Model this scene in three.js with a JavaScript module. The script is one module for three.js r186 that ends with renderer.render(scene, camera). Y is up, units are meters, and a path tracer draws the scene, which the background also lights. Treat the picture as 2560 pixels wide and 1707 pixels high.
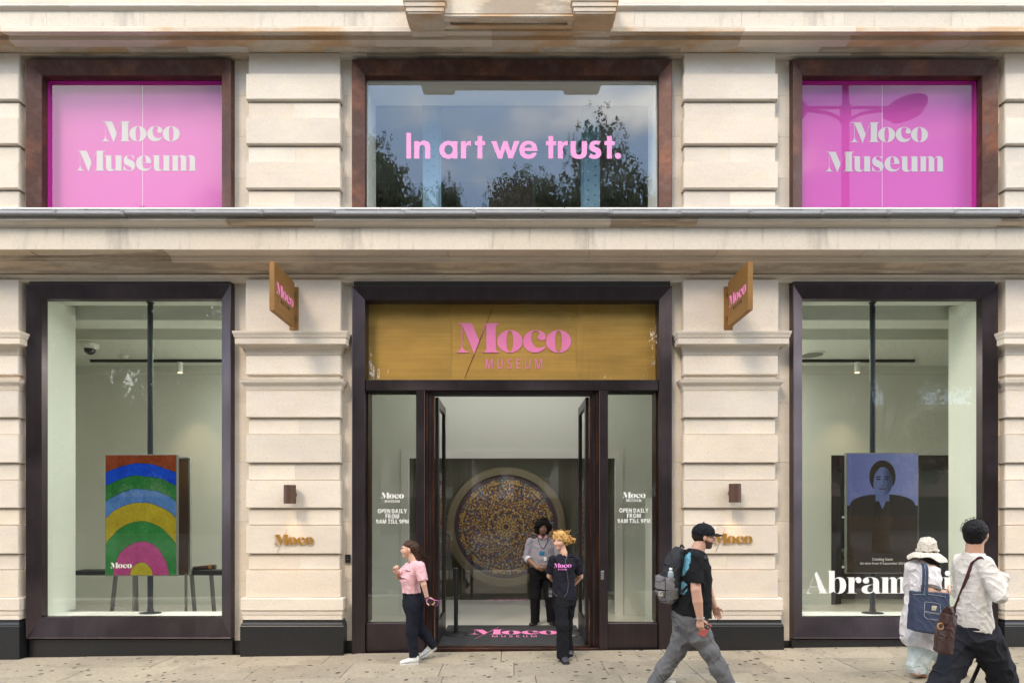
import * as THREE from 'three';
import { mergeGeometries, toCreasedNormals } from 'three/addons/utils/BufferGeometryUtils.js';
import { FontLoader } from 'three/addons/loaders/FontLoader.js';
import { TextGeometry } from 'three/addons/geometries/TextGeometry.js';
import { RectAreaLightUniformsLib } from 'three/addons/lights/RectAreaLightUniformsLib.js';

// ------------------------------------------------------------------ camera, sky, sun, exposure
const EYE = 1.93, DIST = 8, FOC = 1448;                       // eye height (m), distance to the wall (m), focal length in photograph pixels
const scene = new THREE.Scene();
const camera = new THREE.PerspectiveCamera(2 * Math.atan(1270 / FOC) * 180 / Math.PI, 2560 / 2540, 0.1, 400);
camera.setViewOffset(2560, 2540, 0, 0, 2560, 1707);          // rising front: verticals stay vertical
camera.position.set(0, EYE, DIST);
camera.lookAt(0, EYE, 0);
const renderer = new THREE.WebGLRenderer({ antialias: true });
renderer.toneMapping = THREE.LinearToneMapping;
renderer.toneMappingExposure = 1.55;
renderer.shadowMap.enabled = true;
RectAreaLightUniformsLib.init();

const rng = (s => () => { s |= 0; s = s + 0x6D2B79F5 | 0; let t = Math.imul(s ^ s >>> 15, 1 | s); t = t + Math.imul(t ^ t >>> 7, 61 | t) ^ t; return ((t ^ t >>> 14) >>> 0) / 4294967296; })(20240911);
const rnd = (a = 0, b = 1) => a + (b - a) * rng();
const clamp = (v, a = 0, b = 1) => Math.min(b, Math.max(a, v)), mix = (a, b, t) => a + (b - a) * t;
const sstep = (a, b, x) => { const t = clamp((x - a) / (b - a)); return t * t * (3 - 2 * t); };
const hash = (x, y, z) => { let h = Math.imul(x, 374761393) ^ Math.imul(y, 668265263) ^ Math.imul(z, 1274126177); h = Math.imul(h ^ h >>> 13, 1103515245); return ((h ^ h >>> 16) >>> 0) / 4294967296; };
function noise(x, y, z) {                                     // value noise, 0..1
  const xi = Math.floor(x), yi = Math.floor(y), zi = Math.floor(z), s = t => t * t * (3 - 2 * t);
  const u = s(x - xi), v = s(y - yi), w = s(z - zi), h = (a, b, c) => hash(xi + a, yi + b, zi + c);
  return mix(mix(mix(h(0, 0, 0), h(1, 0, 0), u), mix(h(0, 1, 0), h(1, 1, 0), u), v), mix(mix(h(0, 0, 1), h(1, 0, 1), u), mix(h(0, 1, 1), h(1, 1, 1), u), v), w);
}
const PT = new Float32Array(65536); for (let i = 0; i < 65536; i++) PT[i] = rng();
function noise2(x, y, sd, px, py) {                           // tiling value noise from a table
  const xi = Math.floor(x), yi = Math.floor(y); let u = x - xi, v = y - yi; u = u * u * (3 - 2 * u); v = v * v * (3 - 2 * v);
  const x0 = xi % px, x1 = (x0 + 1) % px, y0 = (yi % py) * 197 + sd * 7919, y1 = ((yi + 1) % py) * 197 + sd * 7919;
  const a = PT[(x0 * 31 + y0) & 65535], b = PT[(x1 * 31 + y0) & 65535], c = PT[(x0 * 31 + y1) & 65535], d = PT[(x1 * 31 + y1) & 65535];
  return a + (b - a) * u + (c - a + (a - b - c + d) * u) * v;
}
function fbm(u, v, fx, fy, oct, seed) {                       // tiling noise over the unit square
  let a = 0.5, s = 0, t = 0;
  for (let o = 0; o < oct; o++) { s += a * noise2(u * fx, v * fy, seed + o * 13, fx, fy); t += a; a *= 0.55; fx *= 2; fy *= 2; }
  return s / t;
}
// sky: broken bright cloud over pale blue, computed as air and cloud only
{
  const W = 1024, H = 512, d = new Float32Array(W * H * 4);
  for (let j = 0; j < H; j++) for (let i = 0; i < W; i++) {
    const el = (j + 0.5) / H * Math.PI - Math.PI / 2, az = (i + 0.5) / W * 2 * Math.PI;
    const y = Math.max(Math.sin(el), 0.0), k = 1 / (y + 0.22), cx = Math.cos(az) * Math.cos(el) * k, cz = Math.sin(az) * Math.cos(el) * k;
    let s = 0, a = 0.5, f = 2.3, t = 0;
    for (let o = 0; o < 6; o++) { s += a * noise(cx * f + 11.3, cz * f * 1.35 + 5.1 + cx * f * 0.35, 3.7 + o * 5.3); t += a; a *= 0.56; f *= 2.05; }
    const c = sstep(0.41, 0.58, s / t), lit = 0.72 + 0.6 * sstep(0.42, 0.66, s / t);
    const air = [0.85, 1.35, 2.15], cl = [2.95 * lit, 2.92 * lit, 2.86 * lit], hz = sstep(0.25, 0, y);
    const p = (j * W + i) * 4, g = 0.86;
    for (let q = 0; q < 3; q++) d[p + q] = g * mix(mix(air[q], cl[q], 0.15 + 0.85 * c), [2.1, 2.15, 2.2][q], hz * 0.6);
    d[p + 3] = 1;
  }
  const sky = new THREE.DataTexture(d, W, H, THREE.RGBAFormat, THREE.FloatType);
  sky.mapping = THREE.EquirectangularReflectionMapping; sky.magFilter = THREE.LinearFilter; sky.colorSpace = THREE.LinearSRGBColorSpace; sky.needsUpdate = true;
  scene.background = sky; scene.environment = sky;
}
const sun = new THREE.DirectionalLight(0xffead0, 1.5);
sun.position.set(-14, 30, 21); sun.target.position.set(0, 3, 0);
sun.castShadow = true; sun.shadow.radius = 30; sun.shadow.mapSize.set(4096, 4096);
Object.assign(sun.shadow.camera, { left: -22, right: 22, top: 22, bottom: -14, near: 1, far: 90 });
scene.add(sun, sun.target);

// ------------------------------------------------------------------ helpers
const V = (x, y, z) => new THREE.Vector3(x, y, z);
const X = (px, z = 0) => (px - 1280) * (DIST - z) / FOC;      // photograph pixel -> metres at depth z (measuring aid)
const Y = (py, z = 0) => EYE + (1270 - py) * (DIST - z) / FOC;
const taken = {};
function numbered(n) { taken[n] = (taken[n] ?? -1) + 1; return taken[n] ? `${n}_${String(taken[n]).padStart(3, '0')}` : n; }
function tag(o, label, category, group, kind) {
  if (label) o.userData.label = label;
  if (category) o.userData.category = category;
  if (group) o.userData.group = group;
  if (kind) o.userData.kind = kind;
  return o;
}
function thing(name, label, category, pos = [0, 0, 0], turn = 0, group) {
  const o = new THREE.Group(); o.name = numbered(name); o.position.set(...pos); o.rotation.y = turn; scene.add(o);
  return tag(o, label, category, group);
}
function part(name, geo, mat, parent = scene) {
  if (Array.isArray(geo)) geo = merge(geo);
  const m = new THREE.Mesh(geo, mat); m.name = parent === scene ? numbered(name) : name; m.castShadow = m.receiveShadow = true; parent.add(m); return m;
}
function sub(name, parent) { const g = new THREE.Group(); g.name = name; parent.add(g); return g; }
function struct(name, geo, mat) { const m = part(name, geo, mat); m.userData.kind = 'structure'; return m; }
function merge(list) {
  list = list.map(g => { g = g.index ? g.toNonIndexed() : g; for (const k of Object.keys(g.attributes)) if (!['position', 'normal', 'uv'].includes(k)) g.deleteAttribute(k); if (!g.attributes.uv) boxUV(g); return g; });
  return list.length > 1 ? mergeGeometries(list) : list[0];
}
function boxUV(g, ou = 0, ov = 0) {                            // uv in metres, by the face's main direction
  if (g.index) { const n = g.toNonIndexed(); g.copy(n); g.index = null; }
  const p = g.attributes.position, n = g.attributes.normal, uv = new Float32Array(p.count * 2);
  for (let i = 0; i < p.count; i++) {
    const ax = Math.abs(n.getX(i)), ay = Math.abs(n.getY(i)), az = Math.abs(n.getZ(i)), x = p.getX(i), y = p.getY(i), z = p.getZ(i);
    const [u, v] = az >= ax && az >= ay ? [x, y] : ax >= ay ? [z, y] : [x, z];
    uv[2 * i] = u + ou; uv[2 * i + 1] = v + ov;
  }
  g.setAttribute('uv', new THREE.BufferAttribute(uv, 2)); return g;
}
function tris(pos, smooth = 0) {                               // list of [a,b,c] points -> flat (or creased) geometry with metre uvs
  const a = new Float32Array(pos.length * 9); let k = 0;
  for (const t of pos) for (const p of t) { a[k++] = p[0]; a[k++] = p[1]; a[k++] = p[2]; }
  let g = new THREE.BufferGeometry(); g.setAttribute('position', new THREE.BufferAttribute(a, 3)); g.computeVertexNormals();
  if (smooth) g = toCreasedNormals(g, smooth);
  return smooth === 0.5 ? boxUV(g) : boxUV(g, rnd(0, 7), rnd(0, 7));
}
const quad = (a, b, c, d) => [[a, b, c], [a, c, d]];
function box(x0, x1, y0, y1, z0, z1, ch = 0) {                 // box, chamfered on its front edges by ch
  if (!ch) { const g = new THREE.BoxGeometry(x1 - x0, y1 - y0, z1 - z0); g.translate((x0 + x1) / 2, (y0 + y1) / 2, (z0 + z1) / 2); return boxUV(g, rnd(0, 7), rnd(0, 7)); }
  return rings([[x0, x1, y0, y1, z0], [x0, x1, y0, y1, z1 - ch], [x0 + ch, x1 - ch, y0 + ch, y1 - ch, z1]]);
}
function rings(r) {                                            // frustum stack from back to front: [x0,x1,y0,y1,z]
  const c = ([a, b, d, e, z]) => [[a, d, z], [b, d, z], [b, e, z], [a, e, z]], t = [];
  for (let i = 0; i + 1 < r.length; i++) { const p = c(r[i]), q = c(r[i + 1]); for (let k = 0; k < 4; k++) { const n = (k + 1) % 4; t.push(...quad(p[k], p[n], q[n], q[k])); } }
  const f = c(r[r.length - 1]), b = c(r[0]); t.push(...quad(f[0], f[1], f[2], f[3]), ...quad(b[3], b[2], b[1], b[0]));
  return tris(t);
}
function stack(x0, x1, zb, prof, smooth = 0) {                 // moulded block standing on a wall at zb: profile [projection, y] from bottom to top, returned on three sides
  const c = ([p, y]) => [[x0 - p, y, zb], [x0 - p, y, zb + p + 1e-4], [x1 + p, y, zb + p + 1e-4], [x1 + p, y, zb]], t = [];
  for (let i = 0; i + 1 < prof.length; i++) { const a = c(prof[i]), b = c(prof[i + 1]); for (let k = 0; k < 4; k++) { const n = (k + 1) % 4; t.push(...quad(a[k], a[n], b[n], b[k])); } }
  const a = c(prof[0]), b = c(prof[prof.length - 1]); t.push(...quad(a[3], a[2], a[1], a[0]), ...quad(b[0], b[1], b[2], b[3]));
  return tris(t, smooth);
}
function run(prof, x0, x1, zback, smooth = 0.5) {              // straight moulding along x: profile [z, y] from bottom to top, closed at zback
  const P = [[zback, prof[0][1]], ...prof, [zback, prof[prof.length - 1][1]]], t = [];
  for (let i = 0; i + 1 < P.length; i++) { const [z0, y0] = P[i], [z1, y1] = P[i + 1]; t.push(...quad([x0, y0, z0], [x1, y0, z0], [x1, y1, z1], [x0, y1, z1])); }
  const sh = THREE.ShapeUtils.triangulateShape(P.map(([z, y]) => new THREE.Vector2(z, y)), []);
  for (const [a, b, c] of sh) for (const [x, o] of [[x0, 0], [x1, 1]]) { const q = [a, b, c].map(i => [x, P[i][1], P[i][0]]); t.push(o ? [q[0], q[2], q[1]] : q); }
  return tris(t, smooth);
}
function tube(pts, r, seg = 8, closed = false, n = 0) {
  const c = new THREE.CatmullRomCurve3(pts.map(p => p.isVector3 ? p : V(...p)), closed);
  return new THREE.TubeGeometry(c, n || Math.max(6, pts.length * 5), r, seg, closed);
}
function cyl(a, b, r0, r1 = r0, seg = 20) {                    // cylinder from a to b
  a = V(...a); b = V(...b); const g = new THREE.CylinderGeometry(r1, r0, a.distanceTo(b), seg);
  g.applyQuaternion(new THREE.Quaternion().setFromUnitVectors(V(0, 1, 0), b.clone().sub(a).normalize())); g.translate((a.x + b.x) / 2, (a.y + b.y) / 2, (a.z + b.z) / 2); return g;
}
const lathe = (pts, seg = 28) => new THREE.LatheGeometry(pts.map(p => new THREE.Vector2(...p)), seg);
const moved = (g, x, y, z) => { g.translate(x, y, z); return g; };

// ------------------------------------------------------------------ textures and materials
function tex(W, H, fn, srgb = true, rep = 1) {
  const d = new Uint8Array(W * H * 4);
  for (let j = 0; j < H; j++) for (let i = 0; i < W; i++) { const c = fn((i + 0.5) / W, (j + 0.5) / H), k = (j * W + i) * 4; for (let q = 0; q < 3; q++) d[k + q] = clamp(c[q]) * 255; d[k + 3] = 255; }
  const t = new THREE.DataTexture(d, W, H); t.wrapS = t.wrapT = THREE.RepeatWrapping; t.magFilter = THREE.LinearFilter; t.minFilter = THREE.LinearMipmapLinearFilter; t.generateMipmaps = true;
  if (srgb) t.colorSpace = THREE.SRGBColorSpace;
  t.repeat.set(rep, rep); t.needsUpdate = true; return t;
}
const gray = (v) => [v, v, v];
const lerp3 = (a, b, t) => [mix(a[0], b[0], t), mix(a[1], b[1], t), mix(a[2], b[2], t)];
const std = (o) => new THREE.MeshStandardMaterial(o), phy = (o) => new THREE.MeshPhysicalMaterial(o);
const rgb = (r, g, b) => new THREE.Color().setRGB(r, g, b);
const T = {};
// Portland stone: pale, faintly bedded, with fine shell specks (2 m tile)
T.stone = tex(512, 512, (u, v) => {
  const a = fbm(u, v, 2, 3, 6, 1), b = fbm(u, v, 10, 60, 3, 9), s = fbm(u, v, 128, 128, 2, 4), c = fbm(u, v, 40, 20, 3, 5);
  const k = 0.905 + 0.13 * (a - 0.5) + 0.025 * (b - 0.5) + 0.05 * (s - 0.5) - 0.12 * sstep(0.72, 0.8, s) * c;
  return [k * 1.0, k * (0.965 + 0.02 * (a - 0.5)), k * (0.915 + 0.05 * (c - 0.5))];
}, true, 0.5);
T.stoneBump = tex(512, 512, (u, v) => gray(0.5 + 0.5 * (fbm(u, v, 96, 96, 3, 4) - 0.5) + 0.12 * (fbm(u, v, 8, 48, 3, 9) - 0.5)), false, 0.5);
// the same stone where water has run: ochre and soot patches with their own edges (3 m tile)
const stained = (ochre, soot, sd) => tex(512, 512, (u, v) => {
  const a = fbm(u, v, 3, 3, 5, sd), b = fbm(u, v, 5, 9, 5, sd + 3), c = fbm(u, v, 4, 14, 5, sd + 6), s = fbm(u, v, 128, 128, 2, 4);
  let k = 0.88 + 0.12 * (a - 0.5) + 0.06 * (s - 0.5), col = [k, k * 0.955, k * 0.89];
  col = lerp3(col, [0.80, 0.60, 0.38], ochre * sstep(0.42, 0.66, b));
  col = lerp3(col, [0.48, 0.43, 0.38], soot * sstep(0.44, 0.66, c));
  return col;
}, true, 0.33);
T.ochre = stained(0.50, 0.12, 20); T.soot = stained(0.15, 0.42, 40);
T.bronze = tex(512, 512, (u, v) => { const a = fbm(u, v, 3, 3, 5, 61), b = fbm(u, v, 90, 6, 3, 62), k = 0.31 + 0.12 * (a - 0.5) + 0.03 * (b - 0.5); return [k * 1.05, k * 0.95, k * 0.97]; }, true, 0.6);
T.bronzeRough = tex(256, 256, (u, v) => gray(0.42 + 0.25 * (fbm(u, v, 4, 4, 5, 63) - 0.5)), false, 0.6);
T.copper = tex(512, 512, (u, v) => {
  const a = fbm(u, v, 2, 3, 6, 71), b = fbm(u, v, 7, 6, 5, 72), c = fbm(u, v, 40, 40, 2, 73);
  let col = lerp3([0.28, 0.19, 0.16], [0.43, 0.275, 0.20], sstep(0.40, 0.66, a * 0.7 + b * 0.3));
  col = lerp3(col, [0.33, 0.28, 0.28], 0.5 * sstep(0.56, 0.70, b)); return col.map(x => x + 0.05 * (c - 0.5));
}, true, 0.7);
T.brass = tex(512, 512, (u, v) => { const a = fbm(u, v, 2, 4, 4, 81), b = fbm(u, v, 3, 128, 3, 82), c = fbm(u, v, 5, 40, 4, 83), k = 0.70 + 0.16 * (a - 0.5) + 0.07 * (b - 0.5) + 0.08 * (c - 0.5); return [k * 1.05, k * 0.83, k * 0.42]; }, true, 0.5);
T.granite = tex(512, 512, (u, v) => { const s = noise2(u * 220, v * 220, 3, 220, 220), t = noise2(u * 110, v * 110, 7, 110, 110), k = 0.115 + 0.06 * (t - 0.5) + 0.30 * sstep(0.86, 1, s); return [k * 0.97, k, k * 1.08]; }, true, 1.4);
T.fabric = tex(256, 256, (u, v) => gray(0.94 + 0.10 * Math.sin(u * 400) * Math.sin(v * 400) * 0.5 + 0.08 * (fbm(u, v, 8, 8, 4, 91) - 0.5)), true, 3);
T.denim = tex(256, 256, (u, v) => gray(0.90 + 0.24 * (fbm(u, v, 4, 6, 4, 95) - 0.5) + 0.16 * (noise2(u * 128, v * 128, 2, 128, 128) - 0.5)), true, 3);
T.fine = tex(256, 256, (u, v) => gray(0.5 + 0.6 * (fbm(u, v, 32, 32, 4, 97) - 0.5)), false, 1);
// stone washed by rain: faint upright runs (3 m tile)
T.streaked = tex(512, 512, (u, v) => { const a = fbm(u, v, 2, 3, 6, 15), r = fbm(u, v, 26, 3, 4, 16), r2 = fbm(u, v, 60, 5, 3, 17), s = fbm(u, v, 128, 128, 2, 4), k = 0.91 + 0.11 * (a - 0.5) + 0.05 * (s - 0.5) - 0.10 * sstep(0.52, 0.72, r) * (0.4 + r2); return [k, k * 0.965, k * (0.91 + 0.03 * (a - 0.5))]; }, true, 0.33);
const stoneMat = (r, g, b, map = T.stone) => std({ color: rgb(r, g, b), map, roughness: 0.88, bumpMap: T.stoneBump, bumpScale: 0.004 });
const STONE = [stoneMat(.87, .83, .785), stoneMat(.82, .78, .73), stoneMat(.90, .865, .82), stoneMat(.87, .81, .745), stoneMat(.80, .77, .735)];
const OCHRE = [stoneMat(.90, .84, .77, T.ochre), stoneMat(.82, .77, .72, T.ochre)], SOOT = [stoneMat(.82, .78, .72, T.soot), stoneMat(.89, .84, .77, T.soot)];
const WASHED = [stoneMat(.88, .845, .80, T.streaked), stoneMat(.85, .805, .75, T.streaked), stoneMat(.90, .86, .81, T.streaked), stoneMat(.83, .80, .76, T.streaked)];
const pick = a => a[Math.floor(rnd(0, a.length))];
const M = {
  bronze: std({ map: T.bronze, color: rgb(.9, .86, .9), metalness: 0.85, roughness: 0.85, roughnessMap: T.bronzeRough }),
  copper: std({ map: T.copper, color: rgb(1.2, 1.12, 1.08), metalness: 0.45, roughness: 0.5, bumpMap: T.fine, bumpScale: 0.001 }),
  copperEdge: std({ map: T.copper, color: rgb(.62, .50, .45), metalness: 0.6, roughness: 0.45 }),
  signFace: std({ map: T.brass, color: rgb(.52, .44, .46), metalness: 0.3, roughness: 0.55 }),
  black: std({ color: rgb(.012, .012, .014), roughness: 0.45 }),
  blackGloss: phy({ color: rgb(.012, .012, .014), roughness: 0.25, clearcoat: 0.5 }),
  granite: std({ map: T.granite, roughness: 0.32 }),
  brass: std({ map: T.brass, color: rgb(1, .98, .95), metalness: 0.35, roughness: 0.5 }),
  gold: std({ color: rgb(.62, .34, .07), metalness: 0.75, roughness: 0.38 }),
  lead: std({ color: rgb(.30, .30, .305), roughness: 0.7, map: T.fabric }),
  white: std({ color: rgb(.72, .735, .675), roughness: 0.8 }),
  whiteTrim: std({ color: rgb(.78, .77, .74), roughness: 0.6 }),
  ceiling: std({ color: rgb(.69, .705, .65), roughness: 0.9 }),
  olive: std({ color: rgb(.085, .08, .055), roughness: 0.8 }),
  ring: std({ color: rgb(.17, .135, .08), roughness: 0.65 }),
  dark: std({ color: rgb(.03, .028, .026), roughness: 0.7 }),
  floor: std({ color: rgb(.55, .53, .48), roughness: 0.35 }),
  pinkFilm: std({ color: rgb(.53, .03, .345), roughness: 0.55 }),
  pinkLetter: std({ color: rgb(.90, .24, .52), roughness: 0.55 }),
  pinkVinyl: std({ color: rgb(.80, .30, .58), roughness: 0.5 }),
  paleVinyl: std({ color: rgb(.50, .47, .455), roughness: 0.6 }),
  whiteVinyl: std({ color: rgb(.80, .80, .78), roughness: 0.55 }),
  glassFilm: phy({ color: rgb(.97, .98, .97), transmission: 1, thickness: 0, roughness: 0.0, ior: 1.45 }),
  glass: phy({ color: rgb(.93, .957, .895), transmission: 1, thickness: 0, roughness: 0.0, ior: 1.75 }),
  glassClear: phy({ color: rgb(.97, .98, .97), transmission: 1, thickness: 0, roughness: 0.0, ior: 2.0 }),
  steel: std({ color: rgb(.45, .45, .44), metalness: 0.9, roughness: 0.3 }),
  greyMetal: std({ color: rgb(.2, .2, .19), metalness: 0.6, roughness: 0.45 }),
  bluePaint: std({ color: rgb(.17, .32, .44), roughness: 0.5 }),
  navyPole: std({ color: rgb(.008, .011, .018), roughness: 0.4 }),
};
// ------------------------------------------------------------------ lettering: heavy high-contrast serif and geometric sans, drawn as outlines (cap height 1)
const font = await new FontLoader().loadAsync('fonts/droid/droid_sans_bold.typeface.json'), fontThin = await new FontLoader().loadAsync('fonts/droid/droid_sans_regular.typeface.json');
const OV = (cx, cy, rx, ry) => { const k = 0.5523; return `M${cx + rx},${cy} C${cx + rx},${cy + ry * k} ${cx + rx * k},${cy + ry} ${cx},${cy + ry} C${cx - rx * k},${cy + ry} ${cx - rx},${cy + ry * k} ${cx - rx},${cy} C${cx - rx},${cy - ry * k} ${cx - rx * k},${cy - ry} ${cx},${cy - ry} C${cx + rx * k},${cy - ry} ${cx + rx},${cy - ry * k} ${cx + rx},${cy}Z`; };
const OO = (cx, cy, rx, ry) => { const k = 0.62; return `M${cx + rx},${cy} C${cx + rx},${cy + ry * k} ${cx + rx * k},${cy + ry} ${cx},${cy + ry} C${cx - rx * k},${cy + ry} ${cx - rx},${cy + ry * k} ${cx - rx},${cy} C${cx - rx},${cy - ry * k} ${cx - rx * k},${cy - ry} ${cx},${cy - ry} C${cx + rx * k},${cy - ry} ${cx + rx},${cy - ry * k} ${cx + rx},${cy}Z`; };
const C_ = 'M.779,.256 C.72,.10 .58,-.005 .41,-.005 C.18,-.005 0,.16 0,.38 C0,.60 .18,.763 .42,.763 C.60,.763 .767,.68 .767,.53 C.767,.45 .70,.42 .635,.425 C.56,.43 .50,.47 .49,.53 C.50,.58 .555,.58 .555,.64 C.555,.70 .50,.745 .42,.745 C.30,.745 .27,.62 .272,.50 C.275,.30 .37,.16 .53,.16 C.64,.16 .72,.20 .779,.256Z';
const I_ = 'M0,.755 L0,.767 L.36,.767 L.36,.08 C.36,.03 .39,.012 .45,.012 L.45,0 L0,0 L0,.012 C.06,.012 .09,.03 .09,.08 L.09,.68 C.09,.73 .06,.755 0,.755Z';
const SERIF = {                                               // advance, then solids, each [outline, holes...]
  M: [1.45, ['M.07,.985 L.07,1 L.57,1 L.826,.395 L.663,-.05 L.27,.90 C.245,.95 .2,.985 .07,.985Z'],
    ['M.252,.9 L.252,.27 C.265,.1 .36,.02 .46,.012 L.46,0 L.05,0 L.05,.012 C.15,.02 .225,.1 .235,.27 L.235,.93Z'], ['M.812,.365 L.826,.395 L1.078,1 L1.056,1Z'],
    ['M1.056,1 L1.51,1 L1.51,.985 C1.44,.98 1.40,.95 1.395,.86 L1.395,.14 C1.40,.05 1.44,.02 1.523,.012 L1.523,0 L.95,0 L.95,.012 C1.04,.02 1.07,.05 1.075,.14 L1.075,1Z']],
  o: [.89, [OV(.43, .379, .43, .386), OO(.43, .379, .116, .37)]],
  c: [.775, [C_]],
  u: [.94, ['M-.02,.755 L-.02,.767 L.36,.767 L.36,.20 C.36,.10 .40,.06 .46,.06 C.52,.06 .56,.11 .575,.16 L.575,.70 C.57,.74 .54,.75 .49,.755 L.49,.767 L.865,.767 L.865,.07 C.87,.03 .9,.012 .95,.012 L.95,0 L.575,0 L.575,.12 C.53,.03 .45,-.02 .34,-.02 C.17,-.02 .09,.05 .09,.20 L.09,.66 C.09,.73 .05,.75 -.02,.755Z']],
  s: [.66, ['M.03,.02 L.05,.26 L.065,.26 C.10,.10 .20,.012 .32,.012 C.40,.012 .44,.05 .44,.10 C.44,.17 .36,.20 .25,.25 C.12,.30 .04,.37 .04,.51 C.04,.67 .15,.78 .31,.78 C.40,.78 .46,.75 .52,.75 L.54,.767 L.56,.54 L.545,.54 C.52,.68 .43,.765 .33,.765 C.25,.765 .21,.73 .21,.68 C.21,.61 .29,.58 .40,.53 C.54,.47 .61,.40 .61,.26 C.61,.09 .49,-.015 .32,-.015 C.22,-.015 .15,.03 .09,.03Z']],
  e: [.80, ['M.77,.22 C.72,.08 .60,-.01 .42,-.01 C.18,-.01 0,.15 0,.38 C0,.60 .17,.775 .40,.775 C.63,.775 .76,.60 .76,.385 L.285,.385 C.285,.22 .37,.10 .53,.10 C.63,.10 .71,.15 .755,.23Z', 'M.285,.405 L.50,.405 C.50,.60 .47,.76 .40,.76 C.32,.76 .285,.60 .285,.405Z']],
  m: [1.32, ['M0,.755 L0,.767 L.36,.767 L.36,.64 C.40,.73 .47,.78 .57,.78 C.67,.78 .75,.73 .77,.63 C.82,.73 .90,.78 1.0,.78 C1.14,.78 1.22,.70 1.22,.56 L1.22,.08 C1.22,.03 1.26,.012 1.31,.012 L1.31,0 L.87,0 L.87,.012 C.92,.012 .945,.03 .945,.08 L.945,.60 C.945,.68 .93,.71 .89,.71 C.83,.71 .79,.66 .78,.58 L.78,.08 C.78,.03 .81,.012 .855,.012 L.855,0 L.43,0 L.43,.012 C.48,.012 .505,.03 .505,.08 L.505,.60 C.505,.68 .49,.71 .45,.71 C.41,.71 .37,.66 .36,.58 L.36,.08 C.36,.03 .38,.012 .42,.012 L.42,0 L0,0 L0,.012 C.06,.012 .09,.03 .09,.08 L.09,.68 C.09,.73 .06,.755 0,.755Z']],
  A: [1.05, ['M.40,.94 L.50,1.02 L.53,1.02 L.96,.06 C.98,.02 1.02,.012 1.06,.012 L1.06,0 L.58,0 L.58,.012 C.64,.012 .66,.03 .64,.08Z'], ['M.386,.90 L.402,.94 L.105,.08 L.085,.08Z'], ['M-.02,0 L.24,0 L.24,.012 C.14,.02 .11,.05 .10,.10 L.085,.10 C.07,.04 .03,.012 -.02,.012Z'], ['M.175,.30 L.175,.325 L.55,.325 L.55,.30Z']],
  b: [.92, ['M-.02,1.06 L-.02,1.08 L.33,1.08 L.33,.66 C.38,.74 .45,.78 .55,.78 C.75,.78 .88,.62 .88,.38 C.88,.14 .74,-.015 .54,-.015 C.43,-.015 .36,.02 .30,.09 L.08,-.01 L.06,-.01 L.06,.98 C.06,1.04 .03,1.06 -.02,1.06Z', 'M.33,.60 L.33,.16 C.35,.05 .39,.005 .45,.005 C.55,.005 .58,.14 .58,.38 C.58,.62 .54,.72 .46,.72 C.40,.72 .35,.67 .33,.60Z']],
  r: [.72, ['M0,.755 L0,.767 L.36,.767 L.36,.60 C.39,.71 .45,.78 .54,.78 C.64,.78 .70,.72 .70,.63 C.70,.54 .64,.49 .57,.49 C.50,.49 .45,.53 .45,.60 C.45,.64 .47,.66 .45,.67 C.40,.65 .37,.56 .36,.46 L.36,.08 C.36,.03 .40,.012 .48,.012 L.48,0 L0,0 L0,.012 C.06,.012 .09,.03 .09,.08 L.09,.68 C.09,.73 .06,.755 0,.755Z']],
  a: [.92, ['M.06,.60 C.06,.70 .18,.78 .40,.78 C.66,.78 .84,.70 .84,.50 L.84,.09 C.84,.05 .87,.03 .92,.04 L.925,.025 C.88,-.005 .82,-.015 .75,-.015 C.65,-.015 .58,.03 .57,.11 C.52,.03 .42,-.015 .28,-.015 C.11,-.015 0,.06 0,.19 C0,.35 .18,.40 .56,.43 L.56,.55 C.56,.70 .50,.765 .40,.765 C.34,.765 .30,.75 .29,.73 C.33,.71 .36,.66 .36,.60 C.36,.52 .29,.47 .21,.47 C.12,.47 .06,.52 .06,.60Z', 'M.555,.415 C.35,.40 .27,.32 .27,.19 C.27,.10 .32,.05 .40,.05 C.48,.05 .55,.11 .555,.20Z']],
  v: [.80, ['M-.04,.755 L-.04,.767 L.42,.767 L.42,.755 C.36,.755 .35,.73 .37,.69 L.55,.26 L.70,.66 C.72,.72 .70,.755 .62,.755 L.62,.767 L.86,.767 L.86,.755 C.80,.755 .76,.72 .73,.65 L.46,-.02 L.42,-.02 L.08,.68 C.05,.74 .01,.755 -.04,.755Z']],
  i: [.47, [I_], [OV(.225, .96, .125, .125)]],
  ć: [.78, [C_], ['M.38,.85 L.42,.85 L.62,1.06 L.46,1.06Z']],
};
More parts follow.
